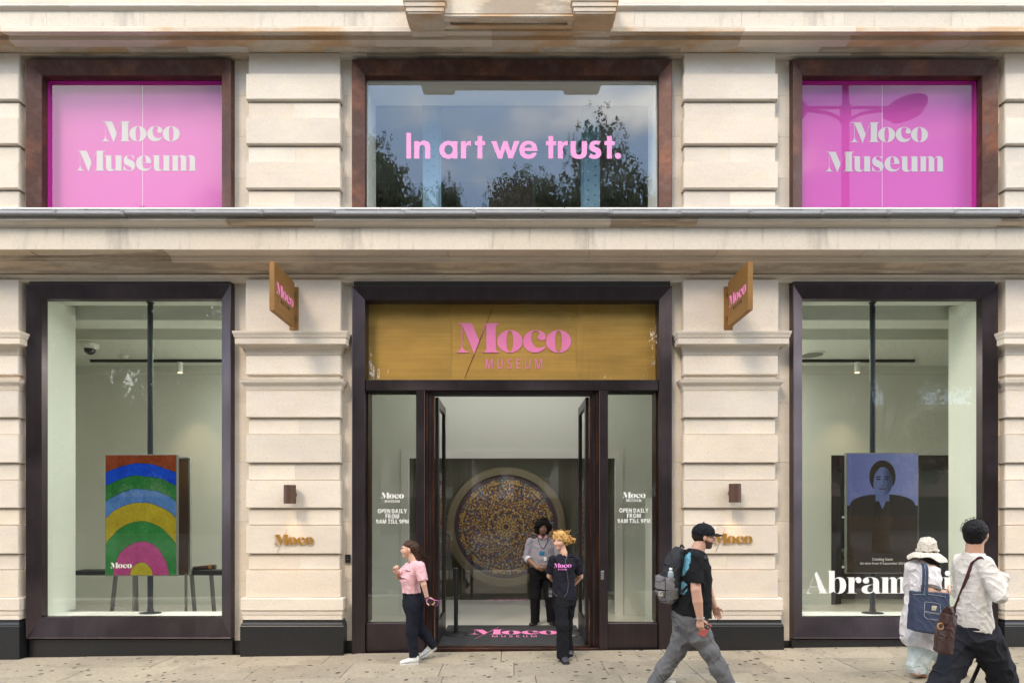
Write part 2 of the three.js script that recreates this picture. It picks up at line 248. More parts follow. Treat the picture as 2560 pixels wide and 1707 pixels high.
const SANS = {
  I: [['M0,0 L.185,0 L.185,1 L0,1Z']], n: [['M0,0 L0,.68 L.19,.68 L.19,.60 C.25,.67 .32,.70 .40,.70 C.56,.70 .63,.58 .63,.42 L.63,0 L.43,0 L.43,.38 C.43,.48 .40,.53 .32,.53 C.24,.53 .20,.47 .20,.36 L.20,0Z']],
  a: [[OV(.33, .34, .35, .355), OV(.345, .34, .165, .19)], ['M.505,0 L.69,0 L.69,.68 L.505,.68Z']],
  r: [['M0,0 L0,.68 L.19,.68 L.19,.58 C.24,.67 .30,.70 .39,.69 L.39,.50 C.36,.52 .33,.525 .30,.525 C.22,.52 .20,.45 .20,.34 L.20,0Z']],
  t: [['M.08,0 L.27,0 L.27,.52 L.38,.52 L.38,.68 L.27,.68 L.27,.88 L.08,.88 L.08,.68 L-.02,.68 L-.02,.52 L.08,.52Z']],
  w: [['M0,.68 L.21,.68 L.34,.28 L.47,.68 L.63,.68 L.77,.28 L.90,.68 L1.11,.68 L.84,0 L.68,0 L.555,.38 L.43,0 L.27,0Z']],
  e: [['M.70,.29 L.20,.29 C.21,.20 .27,.15 .36,.15 C.43,.15 .47,.17 .49,.22 L.68,.22 C.64,.07 .52,-.015 .35,-.015 C.13,-.015 0,.13 0,.34 C0,.55 .14,.695 .35,.695 C.57,.695 .70,.55 .70,.33Z', 'M.20,.42 L.50,.42 C.48,.51 .43,.55 .355,.55 C.27,.55 .22,.50 .20,.42Z']],
  u: [['M0,.68 L.20,.68 L.20,.30 C.20,.20 .24,.15 .32,.15 C.40,.15 .44,.20 .44,.30 L.44,.68 L.64,.68 L.64,.26 C.64,.08 .52,-.015 .32,-.015 C.12,-.015 0,.08 0,.26Z']],
  s: [['M.02,.06 L.10,.20 C.16,.16 .20,.14 .24,.14 C.28,.14 .30,.155 .30,.19 C.30,.225 .27,.235 .20,.26 C.09,.30 .04,.36 .04,.47 C.04,.61 .14,.70 .30,.70 C.37,.70 .42,.685 .48,.66 L.41,.52 C.37,.54 .34,.55 .30,.55 C.26,.55 .24,.535 .24,.505 C.24,.475 .26,.46 .34,.435 C.46,.40 .51,.33 .51,.22 C.51,.07 .40,-.015 .24,-.015 C.15,-.015 .08,.01 .02,.06Z']],
  '.': [[OV(.12, .105, .12, .12)]],
};
function outline(d, s, ox) {
  const p = new THREE.Path(), tok = d.match(/[MLCZ]|-?\d*\.?\d+/g); let i = 0, c = 'M'; const n = () => parseFloat(tok[i++]), x = () => n() * s + ox, y = () => n() * s;
  while (i < tok.length) { if (/[MLCZ]/.test(tok[i])) c = tok[i++]; if (c === 'Z') continue; if (c === 'M') { p.moveTo(x(), y()); c = 'L'; } else if (c === 'L') p.lineTo(x(), y()); else p.bezierCurveTo(x(), y(), x(), y(), x(), y()); }
  return p;
}
function glyph(solids, s, ox, depth, bevel = 0, seg = 7) {
  return solids.map(([o, ...holes], k) => {
    const sh = new THREE.Shape(outline(o, s, ox).getPoints(seg)); sh.holes = holes.map(h => new THREE.Path(outline(h, s, ox).getPoints(seg)));
    return new THREE.ExtrudeGeometry(sh, { depth: depth + k * 0.0003, bevelEnabled: bevel > 0, bevelSize: bevel, bevelThickness: bevel, bevelSegments: 1, curveSegments: seg });
  });
}
// each returns a list of letters [character, geometry], origin at the left end of the baseline
function serif(text, s, depth, bevel = 0, track = 0) {
  let x = 0; const out = [];
  for (const ch of text) { if (ch === ' ') { x += .4 * s; continue; } const [adv, ...sol] = SERIF[ch]; out.push(merge(glyph(sol, s, x, depth, bevel))); x += (adv + track) * s; }
  out.width = x; return out;
}
function sansAt(text, at, s, depth) { return [...text].map((ch, k) => merge(glyph(SANS[ch], s, at[k] * s, depth))); }
function caps(text, s, depth, track = 0.1, fit = 0, fnt = font) {                   // small capitals; s = cap height
  const out = []; let x = 0; const size = s / 0.72;
  for (const ch of text) {
    if (ch === ' ') { x += s * .42; continue; }
    const g = new TextGeometry(ch, { font: fnt, size, depth, curveSegments: 3, bevelEnabled: false }); g.computeBoundingBox();
    g.translate(x - g.boundingBox.min.x, 0, 0); out.push(g); x += g.boundingBox.max.x - g.boundingBox.min.x + track * s;
  }
  out.width = x - track * s; if (fit) { for (const g of out) g.scale(fit / out.width, 1, 1); out.width = fit; } return out;
}
const slash = (s, depth) => { const h = 0.007 * s, a = [1.29 * s, 1.52 * s], b = [.337 * s, -.86 * s]; const sh = new THREE.Shape([[a[0] - h, a[1]], [b[0] - h, b[1]], [b[0] + h, b[1]], [a[0] + h, a[1]]].map(p => new THREE.Vector2(...p))); return moved(new THREE.ExtrudeGeometry(sh, { depth, bevelEnabled: false }), 0, 0, -0.0004); };
const LOGO = 3.99;                                             // logo width over cap height
function logo(parent, s, depth, mat, x, y, z, o = {}) {        // the museum's name with its long slash, optional line of capitals below; x = left edge
  const g = sub(o.name ?? 'lettering', parent); g.position.set(x, y, z); if (o.turn) g.rotation.y = o.turn;
  for (const l of serif('Moco', s, depth, o.bevel)) part('letter', l, mat, g);
  if (o.slash !== 0) part('slash', slash(s, depth), o.slashMat ?? mat, g);
  if (o.museum !== 0) { const c = caps('MUSEUM', s * .235, depth, .9, s * 1.93, fontThin); for (const l of c) { part('letter', moved(l, s * 1.05, -s * .545, 0), o.subMat ?? mat, g); } }
  return g;
}
// ------------------------------------------------------------------ ground: the pavement falls a little to one side
const groundY = x => 0.0124 * x - 0.032;
const T_PAVE = [0, 1, 2].map(n => tex(512, 512, (u, v) => {     // 2 m tile: sand-coloured slab, grit, grime blotches, trodden gum
  const a = fbm(u, v, 3, 3, 5, 101 + n), b = fbm(u, v, 90, 90, 3, 103 + n), c = fbm(u, v, 9, 7, 4, 105 + n);
  let k = 0.70 + 0.11 * (a - 0.5) + 0.14 * (b - 0.5) - 0.05 * sstep(0.55, 0.7, c), col = [k, k * 0.945, k * 0.85];
  const G = 8, gx = Math.floor(u * G), gy = Math.floor(v * G);
  for (let i = -1; i < 2; i++) for (let j = -1; j < 2; j++) {
    const cx = (gx + i + G) % G, cy = (gy + j + G) % G;
    for (let q = 0; q < 2; q++) {
      if (hash(cx, cy, 40 + n + q) < 0.45) continue;
      const hx = (gx + i + hash(cx, cy, 50 + n + q)) / G, hy = (gy + j + hash(cx, cy, 60 + n + q)) / G, r = mix(0.0065, 0.019, hash(cx, cy, 70 + n + q) ** 2), asp = mix(0.7, 1.4, hash(cx, cy, 80 + q));
      const d = Math.hypot((u - hx) * asp, v - hy) * (0.8 + 0.4 * noise2(u * 60, v * 60, q, 60, 60));
      col = lerp3(col, [0.21, 0.19, 0.17], 0.9 * sstep(r, r * 0.7, d));
    }
  }
  return col;
}, true, 0.5));
const PAVE = [];
for (const t of T_PAVE) for (const c of [[.67, .65, .61], [.61, .59, .55], [.72, .70, .65]]) PAVE.push(std({ map: t, color: rgb(...c), roughness: 0.85, bumpMap: T.fine, bumpScale: 0.002 }));
const slope = m => { m.rotation.z = Math.atan(0.0124); m.position.y = -0.032; return m; };
const asphalt = std({ map: tex(256, 256, (u, v) => gray(0.26 + 0.12 * (fbm(u, v, 64, 64, 3, 120) - 0.5) + 0.06 * (fbm(u, v, 3, 3, 4, 121) - 0.5)), true, 0.5), roughness: 0.9 });
const ground = slope(struct('ground', box(-120, 120, -0.5, -0.14, -60, 160), asphalt)); ground.name = 'road';
const pavement = thing('pavement'); pavement.userData.kind = 'structure'; slope(pavement);
part('bedding', box(-14, 14, -0.13, -0.055, 0.02, 5.0), std({ color: rgb(.20, .19, .17), roughness: 1 }), pavement);
{
  const rows = [[0.06, 0.62], [0.62, 1.22], [1.22, 1.98], [1.98, 2.74], [2.74, 3.5], [3.5, 4.26], [4.26, 4.98]];
  rows.forEach(([z0, z1], r) => {
    let x = -9 + (r % 2) * 0.5 + rnd(-.15, .15);
    while (x < 9) {
      const w = r === 0 ? rnd(.8, 1.3) : rnd(.86, 1.16), dy = rnd(-.002, .002);
      if (Math.abs(x + w / 2) < 8 * (8 - z0) / 8 + 1.2) part('paving_slab', rings([[x + .003, x + w - .003, z0 + .003, z1 - .003, -.055], [x + .003, x + w - .003, z0 + .003, z1 - .003, -.004 + dy], [x + .007, x + w - .007, z0 + .007, z1 - .007, dy]]).rotateX(-Math.PI / 2).scale(1, 1, -1), pick(PAVE), pavement);
      x += w;
    }
  });
  for (const m of pavement.children) if (m.name === 'paving_slab') { const g = m.geometry, p = g.attributes.position, n = g.index; const a = p.array; for (let i = 0; i < a.length; i += 9) for (let k = 0; k < 3; k++) { const t = a[i + 3 + k]; a[i + 3 + k] = a[i + 6 + k]; a[i + 6 + k] = t; } g.computeVertexNormals(); boxUV(g, rnd(0, 5), rnd(0, 5)); }
  const kerbs = rnd(); for (let x = -14; x < 14; x += 0.92) part('kerb_stone', box(x + .003, x + .915, -.14, .002, 5.0, 5.3), STONE[4], pavement);
}

// ------------------------------------------------------------------ the museum building
const museum = thing('museum_building', 'pale stone museum building with rusticated pilasters and bronze framed windows', 'building');
const FX = [3.835, 6.635], CX = 2.185, PIL = [-8.03, -2.98, 2.98, 8.03].map((c, i) => i === 0 ? [-8.02, -6.72] : i === 3 ? [6.72, 8.02] : [c - .645, c + .645]);
const yTopL = Y(706, .03), yUp0 = Y(521, .1), yUp1 = Y(143, .05);
// wall courses behind the pilasters
const wall = sub('wall', museum);
const PIERS = [[-9.4, -FX[1]], [-FX[0], -CX], [CX, FX[0]], [FX[1], 9.4]];
for (const [a, b] of PIERS) {
  for (const [y0, y1, n] of [[0.10, yTopL, 6], [yUp0 - .1, yUp1 + .08, 4]])
    for (let k = 0; k < n; k++) { const h = (y1 - y0) / n; part('stone_course', box(a + .001, b - .001, y0 + k * h + .0015, y0 + (k + 1) * h - .0015, -.42, 0), pick(STONE), wall); }
  part('granite_base', box(a + .001, b - .001, -.14, .098, -.42, .012), M.granite, wall);
}
for (const [a, b] of [[-FX[1], -FX[0]], [FX[0], FX[1]]]) {
  part('granite_base', box(a + .002, b - .002, -.14, Y(1598, .06), -.42, .06, .006), M.granite, wall);
}
// spandrel band behind the lower cornice, and the wall behind the upper one
part('stone_band', box(-9.4, 9.4, yTopL + .002, yUp0 - .102, -.42, 0.0), STONE[1], wall);
part('stone_band', box(-9.4, 9.4, yUp1 + .082, 9.6, -.42, 0.0), STONE[1], wall);
// upper-storey head of windows is closed by the band; lower heads by the spandrel
// ---- pilasters
const LOW = [[890, 937, 1], [937, 949, 0], [977, 1044, 1], [1045.5, 1086, 0], [1086.5, 1157, 1], [1159, 1200, 0], [1200.5, 1270, 1], [1272.5, 1313, 0], [1313.5, 1384.5, 1], [1386.5, 1425, 0], [1426, 1494, 1]];
const UPP = [[128, 184, 0], [184.5, 249, 1], [253, 294, 0], [294.5, 360, 1], [364, 404, 0], [404.5, 471, 1], [475, 512, 0], [512.5, 532, 1]];
function block(x0, x1, y0, y1, wide, parent, l = 1, r = 1) {   // drafted course: the wide ones stand proud with a chamfered foot; l, r = 0 at a plain joint
  const p = wide ? .125 : .088, e = wide ? 0 : .02;
  const m = part('stone_block', rings([[x0 + e * l, x1 - e * r, y0, y1, 0], [x0 + e * l, x1 - e * r, y0, y1, p - .012], [x0 + (e + .008) * l, x1 - (e + .008) * r, y0 + .01, y1 - .002, p]]), pick(STONE), parent); return m;
}
for (const [x0, x1] of PIL) {
  for (const list of [LOW, UPP]) {
    const pil = sub('pilaster', museum);
    let prev = null;
    for (const [t, b, w] of list) {
      const y1 = Y(t, .12), y0 = Y(b, .12);
      if (!w && list === LOW && b - t > 30) { const xm = mix(x0, x1, rnd(.42, .58)); block(x0, xm - .0008, y0 + .0015, y1 - .001, 0, pil, 1, 0); block(xm + .0008, x1, y0 + .0015, y1 - .001, 0, pil, 0, 1); }
      else if (!w && list === UPP && b - t < 45) { const xm = mix(x0, x1, .5); block(x0, xm - .0008, y0 + .0015, y1 - .001, 0, pil, 1, 0); block(xm + .0008, x1, y0 + .0015, y1 - .001, 0, pil, 0, 1); }
      else block(x0, x1, y0 + .001, y1 - .001, w, pil);
    }
    part('core', box(x0 + .05, x1 - .05, list === LOW ? .1 : yUp0 - .1, list === LOW ? yTopL - .01 : yUp1 + .06, 0.001, .06), STONE[1], pil);
    if (list === LOW) {
      const yb = p => Y(p, .15);
      part('neck_block', rings([[x0, x1, yb(832), yTopL - .002, 0], [x0, x1, yb(832), yTopL - .002, .125]]), pick(STONE), pil);
      // capital: cove, fascia, cyma
      const cove = []; for (let i = 0; i <= 8; i++) { const t = i / 8; cove.push([.115 + .105 * (1 - Math.sqrt(1 - t * t * .97)), mix(yb(885), yb(863.5), t)]); }
      part('capital', stack(x0 + .12, x1 - .12, 0, [[.10, yb(890)], [.10, yb(886)], ...cove, [.30, yb(863)], [.30, yb(848)], [.315, yb(847)], [.32, yb(843)], [.335, yb(839)], [.345, yb(836.5)], [.345, yb(832)]].map(([p, y]) => [.118 + (p - .115) * .56, y]), .4), pick(STONE), pil);
      const c2 = []; for (let i = 0; i <= 7; i++) { const t = i / 7; c2.push([.15 + .085 * (t - .16 * Math.sin(t * Math.PI * 2)), mix(yb(970), yb(951), t)]); }
      part('astragal', stack(x0 + .12, x1 - .12, 0, [[.125, yb(977)], [.125, yb(974.5)], [.14, yb(974)], [.14, yb(971)], ...c2, [.245, yb(949)]].map(([p, y]) => [.122 + (p - .125) * .52, y]), .4), pick(STONE), pil);
      // base and granite plinth
      const gy = -.16;
      part('base_block', stack(x0 + .12, x1 - .12, 0, [[.162, yb(1526)], [.168, yb(1524.5)], [.168, yb(1497)], [.160, yb(1494.5)]]), pick(STONE), pil);
      part('base_block', stack(x0 + .12, x1 - .12, 0, [[.154, yb(1536.5)], [.154, yb(1526.2)]]), pick(STONE), pil);
      part('base_block', stack(x0 + .12, x1 - .12, 0, [[.147, yb(1549)], [.147, yb(1536.8)]]), pick(STONE), pil);
      part('granite_moulding', stack(x0 + .12, x1 - .12, 0, [[.168, yb(1563)], [.168, yb(1560)], [.156, yb(1557.5)], [.149, yb(1554)], [.149, yb(1549.3)]], .3), M.granite, pil);
      part('granite_plinth', stack(x0 + .12, x1 - .12, 0, [[.174, gy], [.174, yb(1565)], [.169, yb(1563.2)]]), M.granite, pil);
    }
  }
}
// ---- cornices, each stone its own piece
const arc = (a, b, n, f) => Array.from({ length: n + 1 }, (_, i) => f(i / n));
const pr = (z, p) => [z, Y(p, z)];
function cornice(name, prof, joints, mats, zback = 0) {
  const c = sub(name, museum);
  for (let i = 0; i + 1 < joints.length; i++) part('cornice_stone', run(prof, joints[i] + .0015, joints[i + 1] - .0015, zback), Array.isArray(mats) ? pick(mats) : mats(i, (joints[i] + joints[i + 1]) / 2), c);
  return c;
}
const jts = (step, off) => { const j = [-9.4]; let x = -9.4 + off; while (x < 9.0) { j.push(x); x += step * rnd(.85, 1.12); } j.push(9.4); return j; };
const bead = (z, r, p0, p1) => arc(0, 1, 8, t => [z + r * Math.sin(t * Math.PI), mix(Y(p0, z), Y(p1, z), t)]);
const coveP = (za, zb, p0, p1) => arc(0, 1, 10, t => { const a = t * Math.PI / 2; return [mix(za, zb, 1 - Math.cos(a)), mix(Y(p0, za), Y(p1, zb), Math.sin(a))]; });
// lower cornice: bed mould, cove, soffit, tall fascia, ogee
cornice('bed_moulding', [pr(.055, 705.5), pr(.055, 698.5), ...bead(.06, .035, 698, 684.5), pr(.07, 684)], jts(1.6, .9), STONE);
cornice('cove_moulding', [pr(.075, 683.8), ...coveP(.09, .275, 683, 653)], jts(1.45, .6), i => [SOOT[1], SOOT[0]][i % 2]);
cornice('soffit_moulding', [pr(.285, 652.6), pr(.285, 648), pr(.30, 646.5), pr(.30, 638), pr(.335, 637), [.48, Y(624, .48)], [.48, Y(623.8, .48) + .002]], jts(1.9, 1.1), [STONE[3], SOOT[1], STONE[1]]);
cornice('fascia', [[.48, Y(623.8, .48) + .004], [.48, Y(569, .48)]], jts(1.28, .55), WASHED);
cornice('ogee_moulding', [pr(.47, 568.6), pr(.495, 568), ...arc(0, 1, 8, t => [mix(.50, .565, t) - .014 * Math.sin(t * 6.28), mix(Y(566, .5), Y(551, .565), t)]), pr(.575, 550.5), pr(.575, 547.5), pr(.55, 546.5), pr(.55, 536)], jts(1.3, .45), (i) => [STONE[0], SOOT[1], STONE[4], STONE[1]][i % 4]);
{ // lead roof of the cornice in lapped sheets, with a pale upstand behind
  const f = sub('lead_flashing', museum); let x = -9.4, k = 0;
  while (x < 9.4) {
    const w = rnd(.84, .94), t = rnd(-.006, .006), y0 = Y(535, .62) + t, y1 = Y(525.5, .62) + t * .5;
    part('lead_sheet', run([[.60, y0 - .004], [.628, y0], [.632, y0 + .012], [.622, y1], [.60, y1 + .008], [.08, yUp0 - .02]], x + .003, x + w - .006, .06, .3).rotateZ(0).translate(0, 0, rnd(-.006, .006)), M.lead, f);
    part('lead_roll', run([[.606, y0 - .012], [.640, y0 - .006], [.642, y1 + .004], [.60, y1 + .018], [.10, yUp0 - .006]], x + w - .022, x + w + .012, .08, .3), M.lead, f);
    x += w;
  }
  let xs = -9.4; while (xs < 9.4) { const w = rnd(1.2, 1.34); part('sill_strip', box(xs + .002, xs + w - .004, yUp0 - .035, Y(520.5, .15) + .012, .062, .15, .004), M.whiteTrim, f); xs += w; }
}
// upper cornice
const gap = (list, a, b) => list;
cornice('bed_moulding', [pr(.05, 144), pr(.075, 138.5), pr(.075, 131.5)], jts(1.7, .8), (i, x) => (Math.abs(x) < 2.6 || Math.abs(x) > 4) ? SOOT[0] : STONE[1]);
cornice('cove_moulding', [pr(.085, 131), ...coveP(.10, .26, 130.5, 101)], jts(.95, .4), (i, x) => (Math.abs(x) < 2.6 || (Math.abs(x) > 4.1 && Math.abs(x) < 6.6)) ? [SOOT[0], OCHRE[1], SOOT[1]][i % 3] : [STONE[4], OCHRE[0]][i % 2]);
cornice('soffit_moulding', [pr(.275, 100), pr(.275, 89), pr(.295, 88), [.40, Y(78.5, .40)], [.40, Y(68, .40)], [.385, Y(66.5, .385)]], jts(1.7, 1.2), (i, x) => [OCHRE[0], OCHRE[1], STONE[3]][i % 3]);
cornice('fascia', [[.375, Y(66, .375)], [.375, Y(26, .375)]], jts(1.35, .7), WASHED);
cornice('bead_moulding', [pr(.385, 25.5), ...bead(.385, .035, 25, 12), pr(.395, 11), pr(.395, 7)], jts(1.5, .5), [STONE[4], STONE[1], STONE[0]]);
cornice('fascia', [[.36, Y(6.5, .36)], [.36, Y(-70, .36)]], jts(1.4, .3), STONE);
// balcony on two brackets over the middle window
{
  const b = sub('balcony', museum), y0 = Y(31, .68);
  for (const [xa, xb] of [[-1.325, -.885], [.80, 1.295]]) {
    const yy = p => Y(p, .69), c = (d, y) => [xa - d, xb + d, y, .665 + d * .6];
    const t = [], L = [c(0, y0), c(0, yy(26)), c(.018, yy(25)), c(.018, yy(15)), c(.036, yy(14)), c(.036, yy(3)), c(.055, yy(2)), c(.055, yy(-40))];
    const corner = ([p, q, y, z]) => [[p, y, .30], [q, y, .30], [q, y, z], [p, y, z]];
    for (let i = 0; i + 1 < L.length; i++) { const A = corner(L[i]), B = corner(L[i + 1]); for (let k = 0; k < 4; k++) { const n = (k + 1) % 4; t.push(...quad(A[n], A[k], B[k], B[n])); } }
    const A = corner(L[0]); t.push(...quad(A[0], A[1], A[2], A[3])); const B = corner(L[L.length - 1]); t.push(...quad(B[3], B[2], B[1], B[0]));
    part('bracket', tris(t), OCHRE[1], b);
  }
  const ys = y0 + .055;
  part('soffit_slab', box(-.88, .795, ys, ys + .5, .405, .60), SOOT[0], b);
  part('soffit_rib', box(-.878, .793, ys - .035, ys - .001, .403, .452, .008), OCHRE[0], b);
  part('soffit_rib', box(-.878, .793, ys - .045, ys - .001, .53, .60, .012), OCHRE[0], b);
  part('soffit_rib', box(-.878, -.80, ys - .03, ys - .001, .455, .528, .006), OCHRE[1], b);
  part('soffit_rib', box(.72, .793, ys - .03, ys - .001, .455, .528, .006), OCHRE[1], b);
}
// ---- picture-frame window surrounds: four mitred members
function frame(parent, x0, x1, y0, y1, ins, mat, zf = .11, zs = .035, zr = -.07, skip = '') {   // ins: [left, right, bottom, top]
  const [il, ir, ib, it] = ins, ring = (k, z) => { const e = k < 0 ? [k, k, k, k] : [il * k, ir * k, ib * k, it * k]; return [[x0 + e[0], y0 + e[2], z], [x1 - e[1], y0 + e[2], z], [x1 - e[1], y1 - e[3], z], [x0 + e[0], y1 - e[3], z]]; };
  const R = [ring(0, -.05), ring(0, zf - .004), ring(.03, zf), ring(.06, zf - .004), ring(1, zs), ring(1, zr)];
  ['frame_sill', 'frame_jamb', 'frame_head', 'frame_jamb'].forEach((n, k) => {
    if (skip.includes(String(k))) return;
    const m = (k + 1) % 4, t = []; for (let i = 0; i + 1 < R.length; i++) t.push(...quad(R[i][k], R[i][m], R[i + 1][m], R[i + 1][k]));
    t.push(...quad(R[5][k], R[5][m], R[0][m], R[0][k]));
    part(n, tris(t), mat, parent);
  });
}
const pane = (x0, x1, y0, y1, z, mat, parent, name = 'pane') => part(name, boxUV(moved(new THREE.PlaneGeometry(x1 - x0, y1 - y0), (x0 + x1) / 2, (y0 + y1) / 2, z)), mat, parent);
// upper windows
const yUT = Y(148, .11), yUB = yUp0 - .06;
for (const s of [-1, 1]) {
  const w = sub('window', museum), x0 = s < 0 ? -FX[1] : FX[0], x1 = s < 0 ? -FX[0] : FX[1];
  frame(w, x0, x1, yUB, yUT, [.16, .16, .05, .165], M.copper, .11, .035, -.06);
  const a = x0 + .162, b = x1 - .162, xm = (a + b) / 2 + (s < 0 ? .03 : -.02);
  part('head_trim', box(x0 + .1, x1 - .1, yUT + .001, yUT + .045, -.02, .06), M.dark, w);  // dark strip standing in for the shade over the frame
  part('film_panel', box(a - .03, xm - .0025, yUB, yUT - .12, -.155, -.15), M.pinkFilm, w); part('film_panel', box(xm + .0025, b + .03, yUB, yUT - .12, -.155, -.15), M.pinkFilm, w);
  part('seam_strip', box(xm - .0023, xm + .0023, yUB, yUT - .12, -.154, -.1505), M.whiteVinyl, w);
  part('backing', box(a - .05, b + .05, yUB, yUT - .1, -.20, -.17), M.whiteVinyl, w);
  part('reveal', [box(a - .034, a - .002, yUB, yUT - .12, -.15, -.075), box(b + .002, b + .034, yUB, yUT - .12, -.15, -.075), box(a - .034, b + .034, yUT - .165, yUT - .12, -.15, -.075)], M.pinkFilm, w);
  pane(a, b, yUB + .03, yUT - .166, -.058, M.glassFilm, w);
  const L = sub('lettering', w), zL = -.1485;
  const px = s < 0 ? [230 * 1.0884, 413 * 1.0884, 172 * 1.0884] : [1952 * 1.0884, 2133 * 1.0884, 1894 * 1.0884], bl = s < 0 ? [353.5, 427] : [355.5, 429];
  const s1 = (px[1] - px[0]) * 8.15 / FOC / LOGO;
  for (const g of serif('Moco', s1, .001)) part('letter', moved(g, X(px[0], -.15), Y(bl[0], -.15), zL), M.paleVinyl, L);
  for (const g of serif('Museum', s1, .001)) part('letter', moved(g, X(px[2], -.15), Y(bl[1], -.15), zL), M.paleVinyl, L);
}
{ // middle upper window
  const w = sub('window', museum);
  frame(w, -CX, CX, yUB, yUT, [.16, .16, .05, .165], M.copper);
  part('head_trim', box(-CX + .05, CX - .05, yUT + .001, yUT + .045, -.02, .06), M.dark, w);  // shade under the cornice, put in as a dark strip
  pane(-CX + .162, CX - .162, yUB + .03, yUT - .166, -.058, M.glassClear, w);
  for (const q of [-1, 1]) part('reveal_lining', box(q < 0 ? -CX + .13 : CX - .163, q < 0 ? -CX + .163 : CX - .13, yUB, yUT - .1, -.60, -.075), M.white, w);
  part('reveal_lining', box(-CX + .13, CX - .13, yUT - .14, yUT - .10, -.60, -.095), M.white, w);
  part('pane_bead', [box(-CX + .16, CX - .16, yUT - .185, yUT - .166, -.09, -.062)], M.whiteTrim, w);
  const L = sub('lettering', w), sc = 157 / 2.45 * 8.06 / FOC, x0 = X(830 + 455 / 2.45, -.06), y0 = Y(972 / 2.45, -.06);
  for (const g of sansAt('Inartwetrust.', [0, .305, 1.305, 2.13, 2.695, 3.31, 4.41, 5.465, 5.91, 6.41, 7.10, 7.75, 8.14], sc, .001)) part('letter', moved(g, x0, y0, -.0565), M.pinkVinyl, L);
}
// lower shop windows
const yLT = Y(710, .11), yLB = Y(1597, .11);
const sideWin = [];
for (const s of [-1, 1]) {
  const w = sub('window', museum), x0 = s < 0 ? -FX[1] : FX[0], x1 = s < 0 ? -FX[0] : FX[1];
  frame(w, x0, x1, yLB, yLT, [.16, .16, .283, .175], M.bronze);
  part('head_trim', box(x0 + .02, x1 - .02, yLT + .001, yTopL - .004, -.02, .075), M.dark, w);  // dark strip painting the shadow line along the frame top
  pane(x0 + .161, x1 - .161, yLB + .284, yLT - .176, -.058, M.glass, w);
  sideWin.push([w, x0 + .161, x1 - .161]);
}
{ // lettering on the window by the white-hatted walker
  const L = sub('lettering', sideWin[1][0]), s = (X(2084 * 1.0884 - 0, -.06) - X(1848 * 1.0884, -.06)) / 4.92;
  for (const g of serif('Abramović', s, .001, 0, -.01)) part('letter', moved(g, X(1852 * 1.0884, -.06), Y(1362.5 * 1.0884, -.06), -.0565), M.whiteVinyl, L);
}
